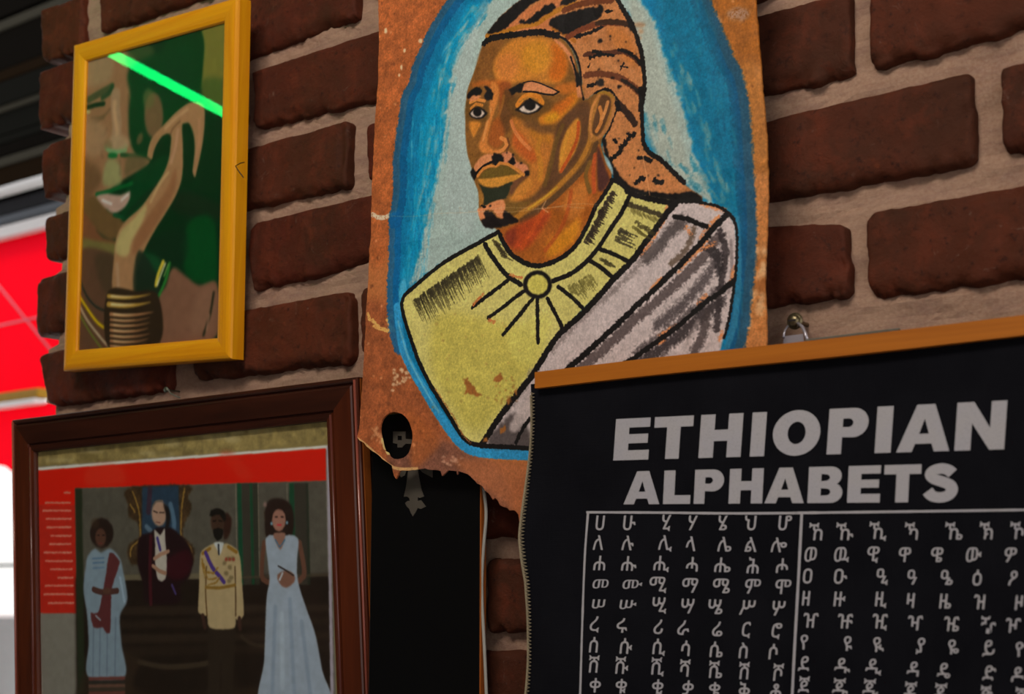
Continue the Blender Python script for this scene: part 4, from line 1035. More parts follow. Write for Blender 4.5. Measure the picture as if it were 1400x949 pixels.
C.fill([(742,162),(760,152),(764,160),(750,168)], (190, 132, 24), 4, alpha=.8)
C.fill([(760,172),(780,150),(797,138),(806,145),(806,178),(800,196),(792,212),(776,234),(757,254),(736,270),(712,282),(696,290),(700,282),(724,272),(738,258),(746,242),(750,222),(756,200)], (86, 54, 30), 4)
C.stroke([(768,172),(758,196),(752,226),(744,252)], 7, (98, 70, 26), 4, alpha=.7)
C.fill([(789,161),(793,172),(791,191),(784,209),(774,224),(764,237),(763,222),(765,202),(772,182),(781,168)], (182, 116, 38), 2)
C.stroke([(790,168),(788,190),(778,212),(766,234)], 5, (166, 72, 22), 2.5)
C.stroke([(776,180),(770,200),(766,216)], 5, (188, 128, 42), 3, alpha=.8)
C.fill([(700,262),(722,242),(728,250),(716,266),(696,277)], (186, 118, 44), 4, alpha=.8)
C.fill([(694,262),(702,244),(714,238),(722,240),(708,252),(698,268)], (98, 60, 36), 3)
C.fill([(690,276),(712,276),(728,274),(712,286),(700,296),(690,292)], (106, 74, 26), 4)
C.stroke([(808,182),(803,200),(790,224),(768,249),(742,272),(714,291),(704,299)], 7, (158, 102, 34), 2.5)
C.stroke([(760,256),(742,271),(722,286)], 3, (186, 140, 40), 2, alpha=.8)
# neck
C.fill([(814,196),(822,205),(828,224),(836,244),(818,285),(798,316),(787,335),(764,353),(738,361),(720,359),(698,348),(684,330),(680,314),(702,306),(735,288),(765,263),(797,233)], (150, 80, 24), 2, mott=.25)
C.stroke([(814,196),(808,214),(790,238),(766,262),(737,286),(712,303)], 8, (84, 56, 30), 3)
C.fill([(698,312),(730,296),(752,290),(740,312),(722,336),(702,342),(690,328)], (156, 58, 22), 6, mott=.3)
C.stroke([(742,288),(728,312),(712,338)], 7, (176, 70, 24), 4, alpha=.8); C.fill([(690,318),(704,312),(700,336),(690,330)], (110, 40, 22), 4, alpha=.8)
C.fill([(748,330),(776,310),(790,296),(792,318),(774,340),(748,352)], (186, 116, 24), 6)
C.fill([(770,270),(796,248),(804,262),(796,292),(776,300)], (176, 104, 40), 6, alpha=.85)
C.stroke([(780,262),(776,290),(762,318),(744,342)], 6, (160, 70, 24), 4, alpha=.8)
C.stroke([(806,222),(800,240),(806,262)], 6, (112, 78, 30), 3); C.stroke([(813,212),(811,236),(812,262)], 6, (166, 72, 30), 3)
C.fill([(816,200),(823,215),(830,236),(834,246),(824,262),(818,262),(816,236)], (72, 38, 32), 3)
C.stroke([(745,275),(740,285),(748,290)], 2, (196, 146, 104), 1.5, alpha=.5)
# ear
C.fill([(806,157),(808,143),(815,130),(826,124.5),(837,129),(842,143),(838,160),(830,178),(820,190),(806,194),(803,178)], (150, 98, 42), 1.2)
C.stroke([(808,186),(806,166),(809,146),(818,131)], 4, (176, 114, 56), 1.5); C.stroke([(840,140),(837,158),(829,176),(818,188)], 4, (164, 106, 58), 1.5); C.stroke([(816,127),(827,126),(836,132)], 3, (140, 100, 30), 1.5)
C.fill([(822,130),(833,133),(835,144),(831,160),(823.5,178),(815,187),(809,182),(810,168),(815,148)], (82, 52, 28), 1.2)
C.stroke([(819,147),(822,157),(821,168),(815,179)], 5.5, (178, 110, 52), 1.2); C.stroke([(830,140),(827,151),(823,162)], 5, (182, 118, 64), 1.2)
C.stroke([(812,128),(826,122),(838,127),(845,140)], 2.6, BK, 1, rough=1.5); C.stroke([(845,140),(840,158),(832,178),(823,192)], 2.4, BK, 1, rough=1.5)
C.stroke([(827,122),(834,124)], 4, BK, 1, rough=2); C.stroke([(843,140),(846,150)], 6, BK, 1.5, rough=3)
# hairline
C.stroke([(663,60),(672,54),(696,50),(721,47),(740,45),(752,47),(763,50)], 8.5, BK, 1, rough=2.5)
C.stroke([(763,50),(773,54),(783,66),(790,81),(793.5,101),(794,122),(797,136)], 3, BK, 1, rough=1)
C.fill([(757,54),(768,58),(778,70),(784,80),(788,98),(792,112),(795,133),(789,134),(787,112),(783,94),(776,76),(766,64)], (190, 118, 74), 1, rough=1)
C.stroke([(780,78),(785,92),(788,104),(789,118)], 2.4, BK, 1, rough=1); C.fill([(786,96),(792,102),(794,118),(788,118)], BK, 1, rough=2)
# mouth, moustache, beard
C.fill([(649,228),(658,216),(668,211),(676,211),(674,221),(660,229),(651,236),(648,240)], (194, 122, 78), 1, rough=1)
C.fill([(687,209),(696,207),(703,215),(706,221),(716,224),(722,232),(716,240),(706,234),(694,226),(686,219)], (190, 116, 78), 1, rough=1)
C.fill([(672,213),(677,210.5),(684,210.5),(689,216),(688,221.5),(681,221.5),(678,227),(674,224)], BK, 1, rough=2)
C.stroke([(674,221),(662,227),(655,233),(650,239)], 3, BK, 1, rough=1)
C.fill([(693,222),(697,218),(701,213),(703,218),(705,224),(700,226)], BK, 1, rough=2); C.dot(712, 223, 2, 1.5, BK, soft=1, rough=1); C.dot(693, 209, 1.2, 1.2, BK, soft=1); C.dot(701, 212, 1.2, 2, BK, soft=1, rough=1)
C.fill([(716,235),(719,232),(723,234),(722,240),(717,241)], BK, 1, rough=1)
C.fill([(643,236),(647,230),(652,238),(651,243),(648,247),(644,240)], BK, 1, rough=1.5)
C.stroke([(653,241),(661,231),(671,227),(678,229),(683,223),(694,225),(706,232),(715,239)], 4, (190, 118, 52), 1.2)
C.fill([(654,245),(659,237),(666,231),(673,229),(678,229.5),(684,226),(693,227),(702,233),(708,239),(683,242.5)], (96, 74, 24), 1)
C.fill([(653,245),(670,244),(691,240.5),(714,238),(706,245),(696,250),(686,254),(670,256),(660,254),(655,249)], (188, 126, 46), 1)
C.fill([(654,251),(660,255),(672,257.5),(686,254),(700,248),(696,258),(691,271),(682,275),(673,276),(660,283),(661,270),(658,260)], (34, 38, 24), 1, rough=1)
C.fill([(655,258),(660,266),(660,276),(656,282),(654,270)], (150, 100, 40), 1.5)
C.fill([(652,286),(661,282),(673,276),(688,273),(690,287),(688,300),(680,296),(674,288),(662,288),(664,298),(658,303),(654,294)], (196, 120, 76), 1, rough=1)
C.fill([(658,302),(664,298),(660,291),(665,288),(673,290),(679,297),(687,300),(689,287),(698,293),(709,303),(696,306),(681,311),(664,311.5),(659,307)], (22, 14, 14), 1, rough=1.5)
C.dot(669.5, 281.5, 1.5, 1.5, BK, soft=1); C.stroke([(658,281),(662,283)], 2.5, BK, 1, rough=2)
# ---- yellow robe
YE = (188, 177, 102)
robe = [(678,318),(684,332),(698,348),(720,360),(738,362),(764,354),(787,336),(800,314),(816,286),(836,246),(846,250),(860,261),(880,268),(905,273),(924,276),(905,304),(864,359),(839,382),(795,424),(764,455),(724,512),(690,556),(676,575),(656,608),(638,603),(618,575),(587,521),(565,468),(550,419),(552,406),(610,357)]
C.fill(robe, YE, 1, smooth=False, mott=.14)
C.fill([(600,430),(680,440),(740,470),(700,540),(650,590),(620,560),(590,500)], (176, 162, 72), 14, alpha=.8, mott=.2)
C.fill([(690,460),(740,430),(750,450),(720,500)], (192, 182, 92), 8, alpha=.7)
for i in range(34): C.dot(r(575, 730), r(420, 560), r(1, 2.4), r(1, 2), (150, 116, 60), soft=1, rough=1, alpha=.5)
# toga
TG = (178, 163, 162)
toga = [(924,278),(950,277),(981,283),(997,293),(1006,308),(1008,346),(1005,384),(1002,410),(997,435),(988,466),(975,520),(900,620),(780,620),(724,612),(690,611),(660,609),(676,578),(700,545),(724,515),(745,482),(765,455),(800,425),(839,383),(864,358),(890,325),(908,300)]
C.fill(toga, TG, 1, smooth=False, mott=.12)
DKG = (52, 44, 44)
C.stroke([(934,304),(918,318),(900,340),(886,352)], 16, DKG, 10, alpha=.75, rough=6)
C.stroke([(898,334),(866,372),(830,406),(790,440),(752,480)], 7, (104, 92, 90), 8, alpha=.6, rough=6, dry=.15)
C.stroke([(950,314),(945,330),(934,350),(920,360)], 8, (84, 66, 52), 5, alpha=.8, rough=4)
for off, w, a in ((8, 13, .85), (-7, 6, .4)):
    C.stroke([(982 + off * .4, 316 + off), (948 + off * .4, 356 + off), (905 + off * .3, 398 + off), (868, 430 + off), (822, 472 + off), (775, 508 + off)], w, (74, 62, 62), 5, alpha=a, rough=6)
C.stroke([(985,350),(970,375),(950,400),(925,425),(900,445)], 13, (50, 42, 44), 11, alpha=.75, rough=8, dry=.18)
for off, w, a in ((-9, 10, .7), (8, 15, .9)): C.stroke([(985, 405 + off), (960, 424 + off), (918, 460 + off), (870, 492 + off)], w, (46, 38, 40), 10, alpha=a, rough=8, dry=.15)
C.stroke([(985,318),(993,346),(984,400),(980,450)], 8, (46, 38, 40), 4, alpha=.85, rough=4)
C.stroke([(1000,330),(1001,370),(996,400)], 4, (110, 96, 96), 3, alpha=.6)
C.stroke([(968,430),(960,460),(950,480)], 12, (60, 50, 50), 6, alpha=.8, rough=5); C.stroke([(940,470),(955,440)], 6, (150, 136, 134), 4, alpha=.5)
C.fill([(664,608),(690,572),(706,566),(720,590),(722,612)], (44, 36, 36), 4, alpha=.75, rough=5); C.fill([(694,584),(716,548),(724,540),(722,565),(704,590)], (176, 160, 158), 4, alpha=.9, rough=3)
C.stroke([(968,340),(982,352),(984,372)], 10, (40, 34, 36), 6, alpha=.8, rough=5)
C.stroke([(690,560),(712,532),(726,508)], 10, (120, 108, 106), 5, alpha=.5, rough=4)
# leather showing through along the folds
FL = (200, 124, 76)
for p in (((992,288),(975,284),(962,280)), ((984,298),(970,312),(960,326)), ((968,330),(945,352),(930,372)), ((978,334),(960,342),(945,356)), ((905,382),(892,396)), ((1005,365),(1000,385)), ((966,404),(955,416)), ((925,446),(912,454),(902,460)), ((908,466),(902,470)), ((915,282),(910,300),(900,315)), ((900,318),(890,334),(878,348)), ((940,312),(946,320)), ((988,455),(984,464))):
    C.stroke(p, 6, FL, 1.2, rough=5, dry=.42)
L1 = [(994,296),(978,312),(962,331),(945,348),(931,363),(902,391),(868,422),(823,463),(779,501),(760,515)]
L2 = [(1004,384),(985,400),(966,413),(940,436),(918,454),(890,474),(864,492),(840,506)]
for p, w in ((L1, 7.5), (L2, 6.5)): C.stroke(p, w, BK, 1, rough=2.5)
C.stroke([(924,298),(940,300),(955,306),(968,311)], 6, BK, 1.5, rough=2)
C.stroke([(926,278),(950,277),(981,283),(998,293),(1007,309),(1008,346),(1005,384),(1001,410),(997,435),(990,462)], 3.6, BK, 1, rough=2)
C.stroke([(722,572),(712,586),(703,605)], 5, BK, 1, rough=2)
# robe outlines
C.stroke([(680,317),(645,337),(609,357),(580,380),(552,405),(549,415),(552,430),(563,466),(575,497),(587,522),(602,548),(618,576),(628,592),(640,605),(656,609),(690,611),(722,613)], 6.0, BK, 1, rough=1.2)
C.stroke([(643,606),(633,596),(622,574),(606,548),(596,532)], 2.4, (150, 92, 46), 1, rough=3, dry=.4)
C.stroke([(656,609),(676,578),(700,545),(724,515),(745,482),(765,455),(800,425),(839,383),(864,358),(890,325),(908,300),(922,283),(928,274)], 8.5, BK, 1, rough=2)
C.stroke([(682,321),(690,337),(699,349),(720,361),(738,363),(764,354),(787,336),(800,313),(815,284),(838,247)], 6.5, BK, 1, rough=1.5)
C.stroke([(662,334),(668,345),(677,358),(685,369),(695,379),(711,389)], 6.5, BK, 1, rough=1.2)
C.stroke([(755,384),(766,380),(780,374),(798,361),(817,340),(838,310),(856,282),(864,266)], 6.5, BK, 1, rough=1.2)
C.stroke([(836,246),(846,250),(858,259)], 5.2, BK, 1, rough=1); C.stroke([(858,262),(880,271),(905,276),(926,280)], 6.5, BK, 1, rough=2)
C.stroke([(820,341),(840,348),(861,359)], 5.2, BK, 1, rough=1); C.stroke([(806,357),(822,366),(839,381)], 5.5, BK, 1, rough=1); C.stroke([(762,392),(778,404),(796,421)], 5.2, BK, 1, rough=1)
for a, b in (((693,383),(645,420)), ((715,398),(667,434)), ((727,408),(687,457)), ((733,410),(734,468)), ((747,408),(768,449))):
    C.stroke([a, b], 5.5, BK, 1, smooth=False, rough=1.5)
C.dot(733.5, 389, 20, 19.5, BK, soft=1); C.dot(733.5, 389, 14.5, 14, (190, 178, 84), soft=1, mott=.1)
C.stroke([(646,417),(652,410),(660,402)], 4, (176, 100, 50), 1, rough=3, dry=.35); C.stroke([(668,438),(674,440)], 5, (176, 104, 56), 1, rough=3, dry=.3); C.stroke([(696,376),(712,380)], 4, (180, 104, 56), 1, rough=3, dry=.35)
# hatching
HC = (42, 36, 20)
C.hatch((564,413), (654,350), 44, 15, 34, 3.4, HC, alpha=.62, rough=1.5, dry=.25); C.hatch((567,410), (652,352), 30, 7, 16, 4, (40, 34, 22), alpha=.7, rough=2)
C.hatch((672,328), (686,350), 12, 14, 8, 3, (50, 42, 24), alpha=.7, rough=1.5)
C.hatch((838,262), (798,332), 26, 10, 6, 4, (36, 26, 22), alpha=.85, rough=1.5)
C.stroke([(862,281),(880,286),(906,296)], 6, (42, 34, 24), 2.5, rough=3, alpha=.85); C.hatch((862,286), (900,300), 12, 6, 9, 3, (84, 74, 34), alpha=.5)
C.hatch((868,302), (890,322), 5, 14, 4, 3.4, (58, 50, 26), alpha=.7, rough=2); C.hatch((850,312), (842,330), 5, 26, 12, 4, (40, 34, 24), alpha=.75, rough=2); C.hatch((866,310), (880,322), 5, 14, 8, 4, (80, 72, 32), alpha=.6)
C.hatch((822,354), (830,362), 5, 14, 6, 4, (62, 56, 28), alpha=.7, rough=2)
C.hatch((774,394), (808,376), 14, 14, 20, 3.4, (88, 80, 36), alpha=.6, rough=2)
# flaked paint
FB = (142, 86, 38)
for p in ([(634,519),(640,517),(644,524),(650,533),(658,541),(652,543),(645,538),(634,540),(638,532)], [(674,514),(682,510),(686,517),(680,523),(673,520)], [(700,535),(706,528),(704,540)], [(690,548),(697,544),(694,554)], [(682,586),(688,580),(690,588),(682,594)], [(656,604),(664,596),(664,604)]): C.fill(p, FB, .8, rough=3, smooth=False)
for i in range(26): C.dot(r(676, 704), r(515, 556), r(1, 2.2), r(.8, 1.6), FB, soft=1, rough=2, alpha=.7)
# the crease across
for p in (((508,294),(560,296),(600,292),(650,290),(690,284),(740,285),(790,279),(830,282)), ((640,289),(700,290),(760,283),(800,285))):
    C.stroke(p, 1.2, (190, 162, 128), 1.5, alpha=.3, rough=1, dry=.3)
for i in range(9): x = r(600, 1000); C.stroke([(x, r(274, 284)), (x + r(-3, 4), r(286, 296))], .9, (190, 160, 126), 1.5, alpha=.25, smooth=False)
C.stroke([(880,213),(884,236),(891,268)], 1.2, (214, 150, 100), 1, alpha=.6)
crease_v = plh.uv(760, 288)[1]
def hide_disp(u, v):
    z = mnoise.noise(Vector((u * 7, v * 6, 4))) * .0035
    z += .0012 * math.exp(-((v - crease_v - .004 * math.sin(u * 30)) / .004) ** 2) * (1 + mnoise.noise(Vector((u * 90, 0, 0))))
    z += .0008 * mnoise.noise(Vector((u * 60, v * 60, 1)))
    low = max(0, (hide_uv_min + .06 - v) / .06); z += low * low * .004
    return z
hide_uv_min = min(ys)
g_ = (C.N[4] * .5 + C.N[0] * .5 - .5)
g2_ = C.nz(1.5, 3) - .5
C.im = C.im * (1 + .16 * g_ + .10 * g2_)[..., None] + (g_ * 6)[..., None]
mat_hide = C.material('painted_hide', .62, .3, ((55, .25, .0018), (420, .3, .0006)))
hd = sheet('hide_painting', plh, hide_uv, [hole_uv], .0016, .0085, hide_disp, HB, mat_hide)
tag(hd, 'unframed hide painting of a bearded person in yellow on a blue oval, torn lower edge', 'painting')

# ================================================================ black board with pale inlay, hanging behind the hide
YB = -.020
bd = empty('black_board', (hit(580, 949, YB).x, YB, 1.2))
tag(bd, 'glossy black board with dull pewter motifs, between the dark frame and the banner', 'wall board')
k = NT('black_lacquer'); v = k.coord(); k.base((.0035, .0035, .004)); k.set(.32, .35); k.bump(k.noise(v, 60), .08, .0004); MB = k.m
xL = hit(506, 800, YB).x; xR = hit(655.5, 800, YB).x
z1 = hit(600, 560, YB).z; z0 = hit(600, 1250, YB).z
add('panel', boxmesh('panel', xL, xR, YB, YB + .0055, z0, z1, bev=.0006), MB, bd)
ed = wood('orange_edge_wood', (.30, .075, .014), (.48, .13, .02), .4, 'z')
for nm, a in (('edge_strip', (xR, xR + .0012, YB + .0004, YB + .006, z0, z1)), ('edge_strip', (xL - .0003, xL, YB + .0008, YB + .006, z0, z1)), ('edge_strip', (xL, xR, YB + .0004, YB + .006, z1, z1 + .0012)), ('edge_strip', (xL, xR, YB + .0004, YB + .006, z0 - .0012, z0))):
    add(nm, boxmesh(nm, *a), ed, bd)
plb = Plane((-.8, YB, 1.6))
pew = plain('dull_pewter', (.085, .070, .055), .55, .5, .0, var=.25, scale=90)
def inlay(name, px, holes=(), parent=bd, mat=pew, pl=plb, thick=.0007, off=.0006):
    o = uvp(px, pl)
    return sheet(name, pl, o, [uvp(h, pl) for h in holes], thick, .5, lambda u, v: off, (0, 1, 0, 1), mat, parent)
inlay('arrow_inlay', [(559,640),(571.5,640),(573,652),(576,668),(580,679),(575,681),(571.5,680),(571.5,685),(576,684),(579,688),(582.5,692.7),(576,696),(571.6,694.6),(569,700),(565,706),(562,701),(560,695.5),(557,693),(554.5,688),(558,685),(561,685),(560,681),(557,679),(552.6,679.4),(556,665)])
inlay('wing_inlay', [(574,641),(592,641),(591.5,653),(584,649),(578,646)]); inlay('wing_inlay', [(545,641),(557,641),(554,650),(549,653),(546,648)])
inlay('knot_inlay', [(538,590),(555,590),(555,600),(565,601),(565,607),(555,607),(550,612),(544,612),(544,607),(538,606)], [[(544,596),(550,596),(550,602),(544,602)]])

# ================================================================ pale cord beside the board
Yc = -.016
cp = catmull([(659,640),(661,668),(664,690),(664.5,710),(661.5,745),(659,790),(659.5,830),(662,880),(665,949),(667,1010),(668,1200)], False, 8)
tag(add('hanging_cord', tube('hanging_cord', [hit(x, y, Yc - .002) for x, y in cp], .00125, 10), plain('off_white_plastic', (.42, .40, .36), .45, .4, var=.04), smooth=True), 'thin off-white cord running down the right edge of the black board', 'cord')

# ================================================================ black cloth alphabet banner on a wooden strip
YN = -.050
bn = empty('alphabet_banner', hit(1100, 480, YN))
tag(bn, 'black cloth banner reading ETHIOPIAN ALPHABETS, hung from an orange wooden strip', 'banner')
sw = wood('orange_batten', (.42, .115, .010), (.60, .19, .018), .38, 'x', .8, .4, .2)
YS = YN - .006
a = hit(731, 509, YS); b = hit(1400, 431, YS); a2 = hit(731.5, 531, YS); b2 = hit(1400, 460, YS)
dirx = (b - a).normalized(); b = a + dirx * 1.0; hz = (a - a2).length
upv = Vector((-dirx.z, 0, dirx.x)); L = 2 * (hit(1108, 600, YN).x - a.x)
V = []
for t in np.linspace(0, L, 24):
    c = a + dirx * t
    w = .0004 * math.sin(t * 20)
    for dy, dz in ((0, 0), (0, -hz), (.010, -hz), (.010, 0)): V.append(c + upv * (dz + w) + Vector((0, dy, 0)))
Fc = [(i * 4 + k, i * 4 + (k + 1) % 4, i * 4 + 4 + (k + 1) % 4, i * 4 + 4 + k) for i in range(23) for k in range(4)] + [(0, 1, 2, 3), (95, 94, 93, 92)]
add('wooden_strip', bevel_mesh(mesh('wooden_strip', V, Fc), .0) if False else mesh('wooden_strip', V, Fc), sw, bn)
pln = Plane((-.6, YN, 1.6))
def cloth_disp(u, v):
    P = pln.pt(u, v)
    xl = P.x - left_x(P.z)
    d = .0012 * mnoise.noise(Vector((P.x * 9, P.z * 3, 2)))
    d += max(0, 1 - xl / .03) ** 2 * (.004 * math.sin(P.z * 42) + .002)
    return d
lp = [hit(x, y, YN) for x, y in ((729,505),(727,540),(724.5,590),(722,640),(720,690),(717.5,735),(720,765),(723,795),(722,830),(720,870),(719,949),(718,1030),(720,1150),(721,1300))]
lz = [p.z for p in lp][::-1]; lx = [p.x for p in lp][::-1]
def left_x(z): return float(np.interp(z, lz, lx))
ztop = a2.z + .004; zbot = hit(720, 1290, YN).z
nx, nz_ = 130, 90; V = []; Fc = []
for j in range(nz_ + 1):
    t = j / nz_
    for i in range(nx + 1):
        s_ = (i / nx) ** 1.3
        z = ztop + dirx.z * L * s_ - t * (ztop - zbot)
        x0 = left_x(z); x = x0 + (a.x + L - .002 - x0) * s_
        P = Vector((x, YN, z)); d = P - pln.o
        V.append(P + Vector((0, -cloth_disp(d.x, d.z), 0)))
W1 = nx + 1
for j in range(nz_):
    for i in range(nx):
        q = j * W1 + i; Fc.append((q, q + W1, q + W1 + 1, q + 1))
n0 = len(V); V += [v + Vector((0, .0008, 0)) for v in V]
Fc += [tuple(i + n0 for i in reversed(f)) for f in Fc]
k = NT('black_cotton'); v = k.coord(); w1 = k.noise(k.coord((1500, 1500, 60)), 1, 2); w2 = k.noise(k.coord((60, 60, 1500)), 1, 2)
n = k.noise(v, 18, 4)
c = k.ramp(n, [(.3, (.0042, .0042, .0066)), (.75, (.0080, .0080, .0115))]); c = k.mix(k.ramp(w1, [(.55, (0, 0, 0)), (.8, (.5, .5, .5))]), c, (.011, .011, .014))
k.base(c); bb = k.bump(w1, .35, .0004); k.bump(w2, .35, .0004, bb); k.set(.95, .10)
add('cloth', mesh('cloth', V, Fc), k.m, bn, smooth=True)
# overlocked edge
def on_cloth(px, py, off=.0):
    u, v = pln.uv(px, py); P = pln.pt(u, v); return P + Vector((0, -cloth_disp(u, v) - off, 0))
thread = plain('beige_thread', (.36, .29, .19), .8, .2, var=.3, scale=300)
ez = np.arange(zbot + .002, a2.z - .002, .0024); V = []; Fc = []
def edge_pt(z, dx, off):
    P = Vector((left_x(z) + dx, YN, z)); return P + Vector((0, -cloth_disp(P.x - pln.o.x, P.z - pln.o.z) - off, 0))
zz = []
for i, z in enumerate(ez): zz += [edge_pt(z, .0002, .0009), edge_pt(z + .0009, .0034, .0009), edge_pt(z + .0017, .0002, .0009)]
add('overlock_stitch', tube('overlock_stitch', zz, .00042, 5), thread, bn)
add('edge_thread', tube('edge_thread', [edge_pt(z, -.0004, 0) for z in ez], .0008, 6), thread, bn)

# printing
ink = NT('silver_grey_ink'); v = ink.coord(); fi = ink.noise(v, 900, 3); bi = ink.noise(v, 40, 3)
c = ink.mix(ink.ramp(fi, [(.2, (0, 0, 0)), (.5, (1, 1, 1))]), (.38, .355, .38), (.48, .455, .48)); c = ink.mix(ink.ramp(bi, [(.4, (0, 0, 0)), (.8, (.5, .5, .5))]), c, (.42, .41, .50))
ink.base(c); ink.set(.7, .3); INK = ink.m
def flat_tris(loops, step=7):
    """triangles of a flat shape given by closed loops (outer + counters), in letter space"""
    P = []; E = []
    for h in loops:
        b = len(P); P += [Vector(p) for p in h]; E += [(b + i, b + (i + 1) % len(h)) for i in range(len(h))]
    v, e, f, *_ = delaunay_2d_cdt(P, E, [], 1, 1e-6)
    def ins(x, y):
        c = False
        for h in loops:
            j = len(h) - 1
            for i in range(len(h)):
                xi, yi = h[i]; xj, yj = h[j]
                if (yi > y) != (yj > y) and x < (xj - xi) * (y - yi) / (yj - yi) + xi: c = not c
                j = i
        return c
    F = [tuple(t) for t in f if ins(sum(v[i].x for i in t) / 3, sum(v[i].y for i in t) / 3)]
    return [tuple(p) for p in v], F
def arc(cx, cy, rx, ry, a0, a1, n=12): return [(cx + rx * math.cos(math.radians(a0 + (a1 - a0) * i / n)), cy + ry * math.sin(math.radians(a0 + (a1 - a0) * i / n))) for i in range(n + 1)]
GL = {
 'E': [[(0,0),(1,0),(1,.235),(.40,.235),(.40,.40),(.95,.40),(.95,.62),(.40,.62),(.40,.78),(.99,.78),(.99,1),(0,1)]],
 'T': [[(.33,0),(.68,0),(.68,.75),(1,.75),(1,1),(0,1),(0,.75),(.33,.75)]],
 'H': [[(0,0),(.34,0),(.34,.38),(.66,.38),(.66,0),(1,0),(1,1),(.66,1),(.66,.64),(.34,.64),(.34,1),(0,1)]],
 'I': [[(0,0),(1,0),(1,1),(0,1)]],
 'O': [arc(.5,.5,.5,.51,0,360,36)[:-1], arc(.5,.5,.19,.25,0,360,24)[:-1]],
 'P': [[(0,0),(.36,0),(.36,.37)] + arc(.62,.68,.38,.32,-90,90,14) + [(0,1)], [(.36,.59)] + arc(.50,.68,.12,.095,-90,90,8) + [(.36,.775)]],
 'A': [[(0,0),(.29,0),(.345,.17),(.655,.17),(.71,0),(1,0),(.68,1),(.34,1)], [(.41,.38),(.595,.38),(.50,.70)]],
 'N': [[(0,0),(.32,0),(.32,.56),(.70,0),(1,0),(1,1),(.69,1),(.69,.45),(.34,1),(0,1)]],
 'L': [[(0,0),(1,0),(1,.26),(.41,.26),(.41,1),(0,1)]],
 'B': [[(0,0)] + arc(.66,.28,.34,.28,-90,60,10) + arc(.64,.735,.32,.265,-60,90,10) + [(0,1)], [(.37,.20)] + arc(.52,.30,.13,.095,-90,90,8) + [(.37,.405)], [(.37,.60)] + arc(.50,.70,.12,.09,-90,90,8) + [(.37,.80)]],
}
def s_glyph():
    cl = catmull([(.82,.74),(.70,.83),(.50,.875),(.30,.83),(.22,.72),(.32,.61),(.55,.53),(.76,.44),(.82,.30),(.72,.17),(.50,.12),(.28,.165),(.15,.29)], False, .03)
    l, r_ = [], []
    for i, p in enumerate(cl):
        q = np.array(cl[min(i + 1, len(cl) - 1)]) - np.array(cl[max(i - 1, 0)]); q = q / (np.hypot(*q) + 1e-9); nn = np.array((-q[1], q[0]))
        wx, wy_ = .17, .135
        l.append((p[0] + nn[0] * wx, p[1] + nn[1] * wy_)); r_.append((p[0] - nn[0] * wx, p[1] - nn[1] * wy_))
    return [[tuple(x) for x in l + r_[::-1]]]
GL['S'] = s_glyph()
def subdivide(V, F, maxlen):
    bm = bmesh.new(); vs = [bm.verts.new((x, y, 0)) for x, y in V]
    for f in F:
        try: bm.faces.new([vs[i] for i in f])
        except ValueError: pass
    for _ in range(3):
        ed_ = [e for e in bm.edges if e.calc_length() > maxlen]
        if not ed_: break
        bmesh.ops.subdivide_edges(bm, edges=ed_, cuts=1)
        bmesh.ops.triangulate(bm, faces=bm.faces[:])
    bm.verts.index_update()
    out = [tuple(v.co[:2]) for v in bm.verts], [tuple(v.index for v in f.verts) for f in bm.faces]
    bm.free(); return out
def put_print(name, items):
    """items: (V, F, fn mapping letter space -> measured point)"""
    VV = []; FF = []
    for V, F, fn in items:
        b = len(VV)
        for p in V:
            px, py = fn(*p); VV.append(on_cloth(px, py, .00035))
        FF += [tuple(b + i for i in f) for f in F]
    return add(name, mesh(name, VV, FF), INK, bn)
def line_items(letters, yb, yt, sl):
    out = []
    for ch, x0, x1 in letters:
        V, F = subdivide(*flat_tris(GL[ch]), .45)
        def fn(u, v, x0=x0, x1=x1):
            x = x0 + (x1 - x0) * u; B_, T_ = yb(x), yt(x)
            return x + sl * (B_ - T_) * v, B_ + (T_ - B_) * v
        out.append((V, F, fn))
    return out
l1 = [('E',839,887),('T',892.5,945.5),('H',955.5,1013),('I',1025.5,1045),('O',1055,1119.5),('P',1130,1184.5),('I',1195.5,1217.5),('A',1225,1298),('N',1305,1373.5)]
lin = lambda xa, ya, xb, yb_: (lambda x: ya + (yb_ - ya) * (x - xa) / (xb - xa))
l1 = [(c, x0, x1) if c != 'T' else (c, x0 + 0, x1 + 0) for c, x0, x1 in l1]
put_print('title_lettering', line_items(l1, lin(839, 629.8, 1373, 614.5), lin(844, 573, 1376, 547.5), .07))
l2 = [('A',853,902),('L',907,944),('P',949,989),('H',996.5,1042.5),('A',1045.5,1099),('B',1104,1151),('E',1158,1202.5),('T',1207,1257.5),('S',1260,1309.5)]
put_print('title_lettering', line_items(l2, lin(853, 689.8, 1310, 686.3), lin(870, 644.6, 1310, 633.5), .05))
# rules of the table
def rule(pts, w, name='table_rule'):
    pts = catmull(pts, False, 12); V = []; F = []
    for i, p in enumerate(pts):
        q = np.array(pts[min(i + 1, len(pts) - 1)]) - np.array(pts[max(i - 1, 0)]); q = q / np.hypot(*q); nn = (-q[1] * w / 2, q[0] * w / 2)
        ww = 1 + .25 * mnoise.noise(Vector((p[0] * .2, p[1] * .2, 0)))
        V += [(p[0] + nn[0] * ww, p[1] + nn[1] * ww), (p[0] - nn[0] * ww, p[1] - nn[1] * ww)]
    F = [(2 * i, 2 * i + 1, 2 * i + 3, 2 * i + 2) for i in range(len(pts) - 1)]
    return (V, F, lambda x, y: (x, y))
put_print('table_rule', [rule([(802,700.5),(900,701),(1000,702),(1098,701.5)], 3.2)])
put_print('table_rule', [rule([(1086,701.5),(1200,700),(1400,697.3),(1600,694)], 3.2)])
put_print('table_rule', [rule([(804.5,700),(800,760),(796.5,850),(793.5,949),(790,1060),(786,1200)], 2.8)])
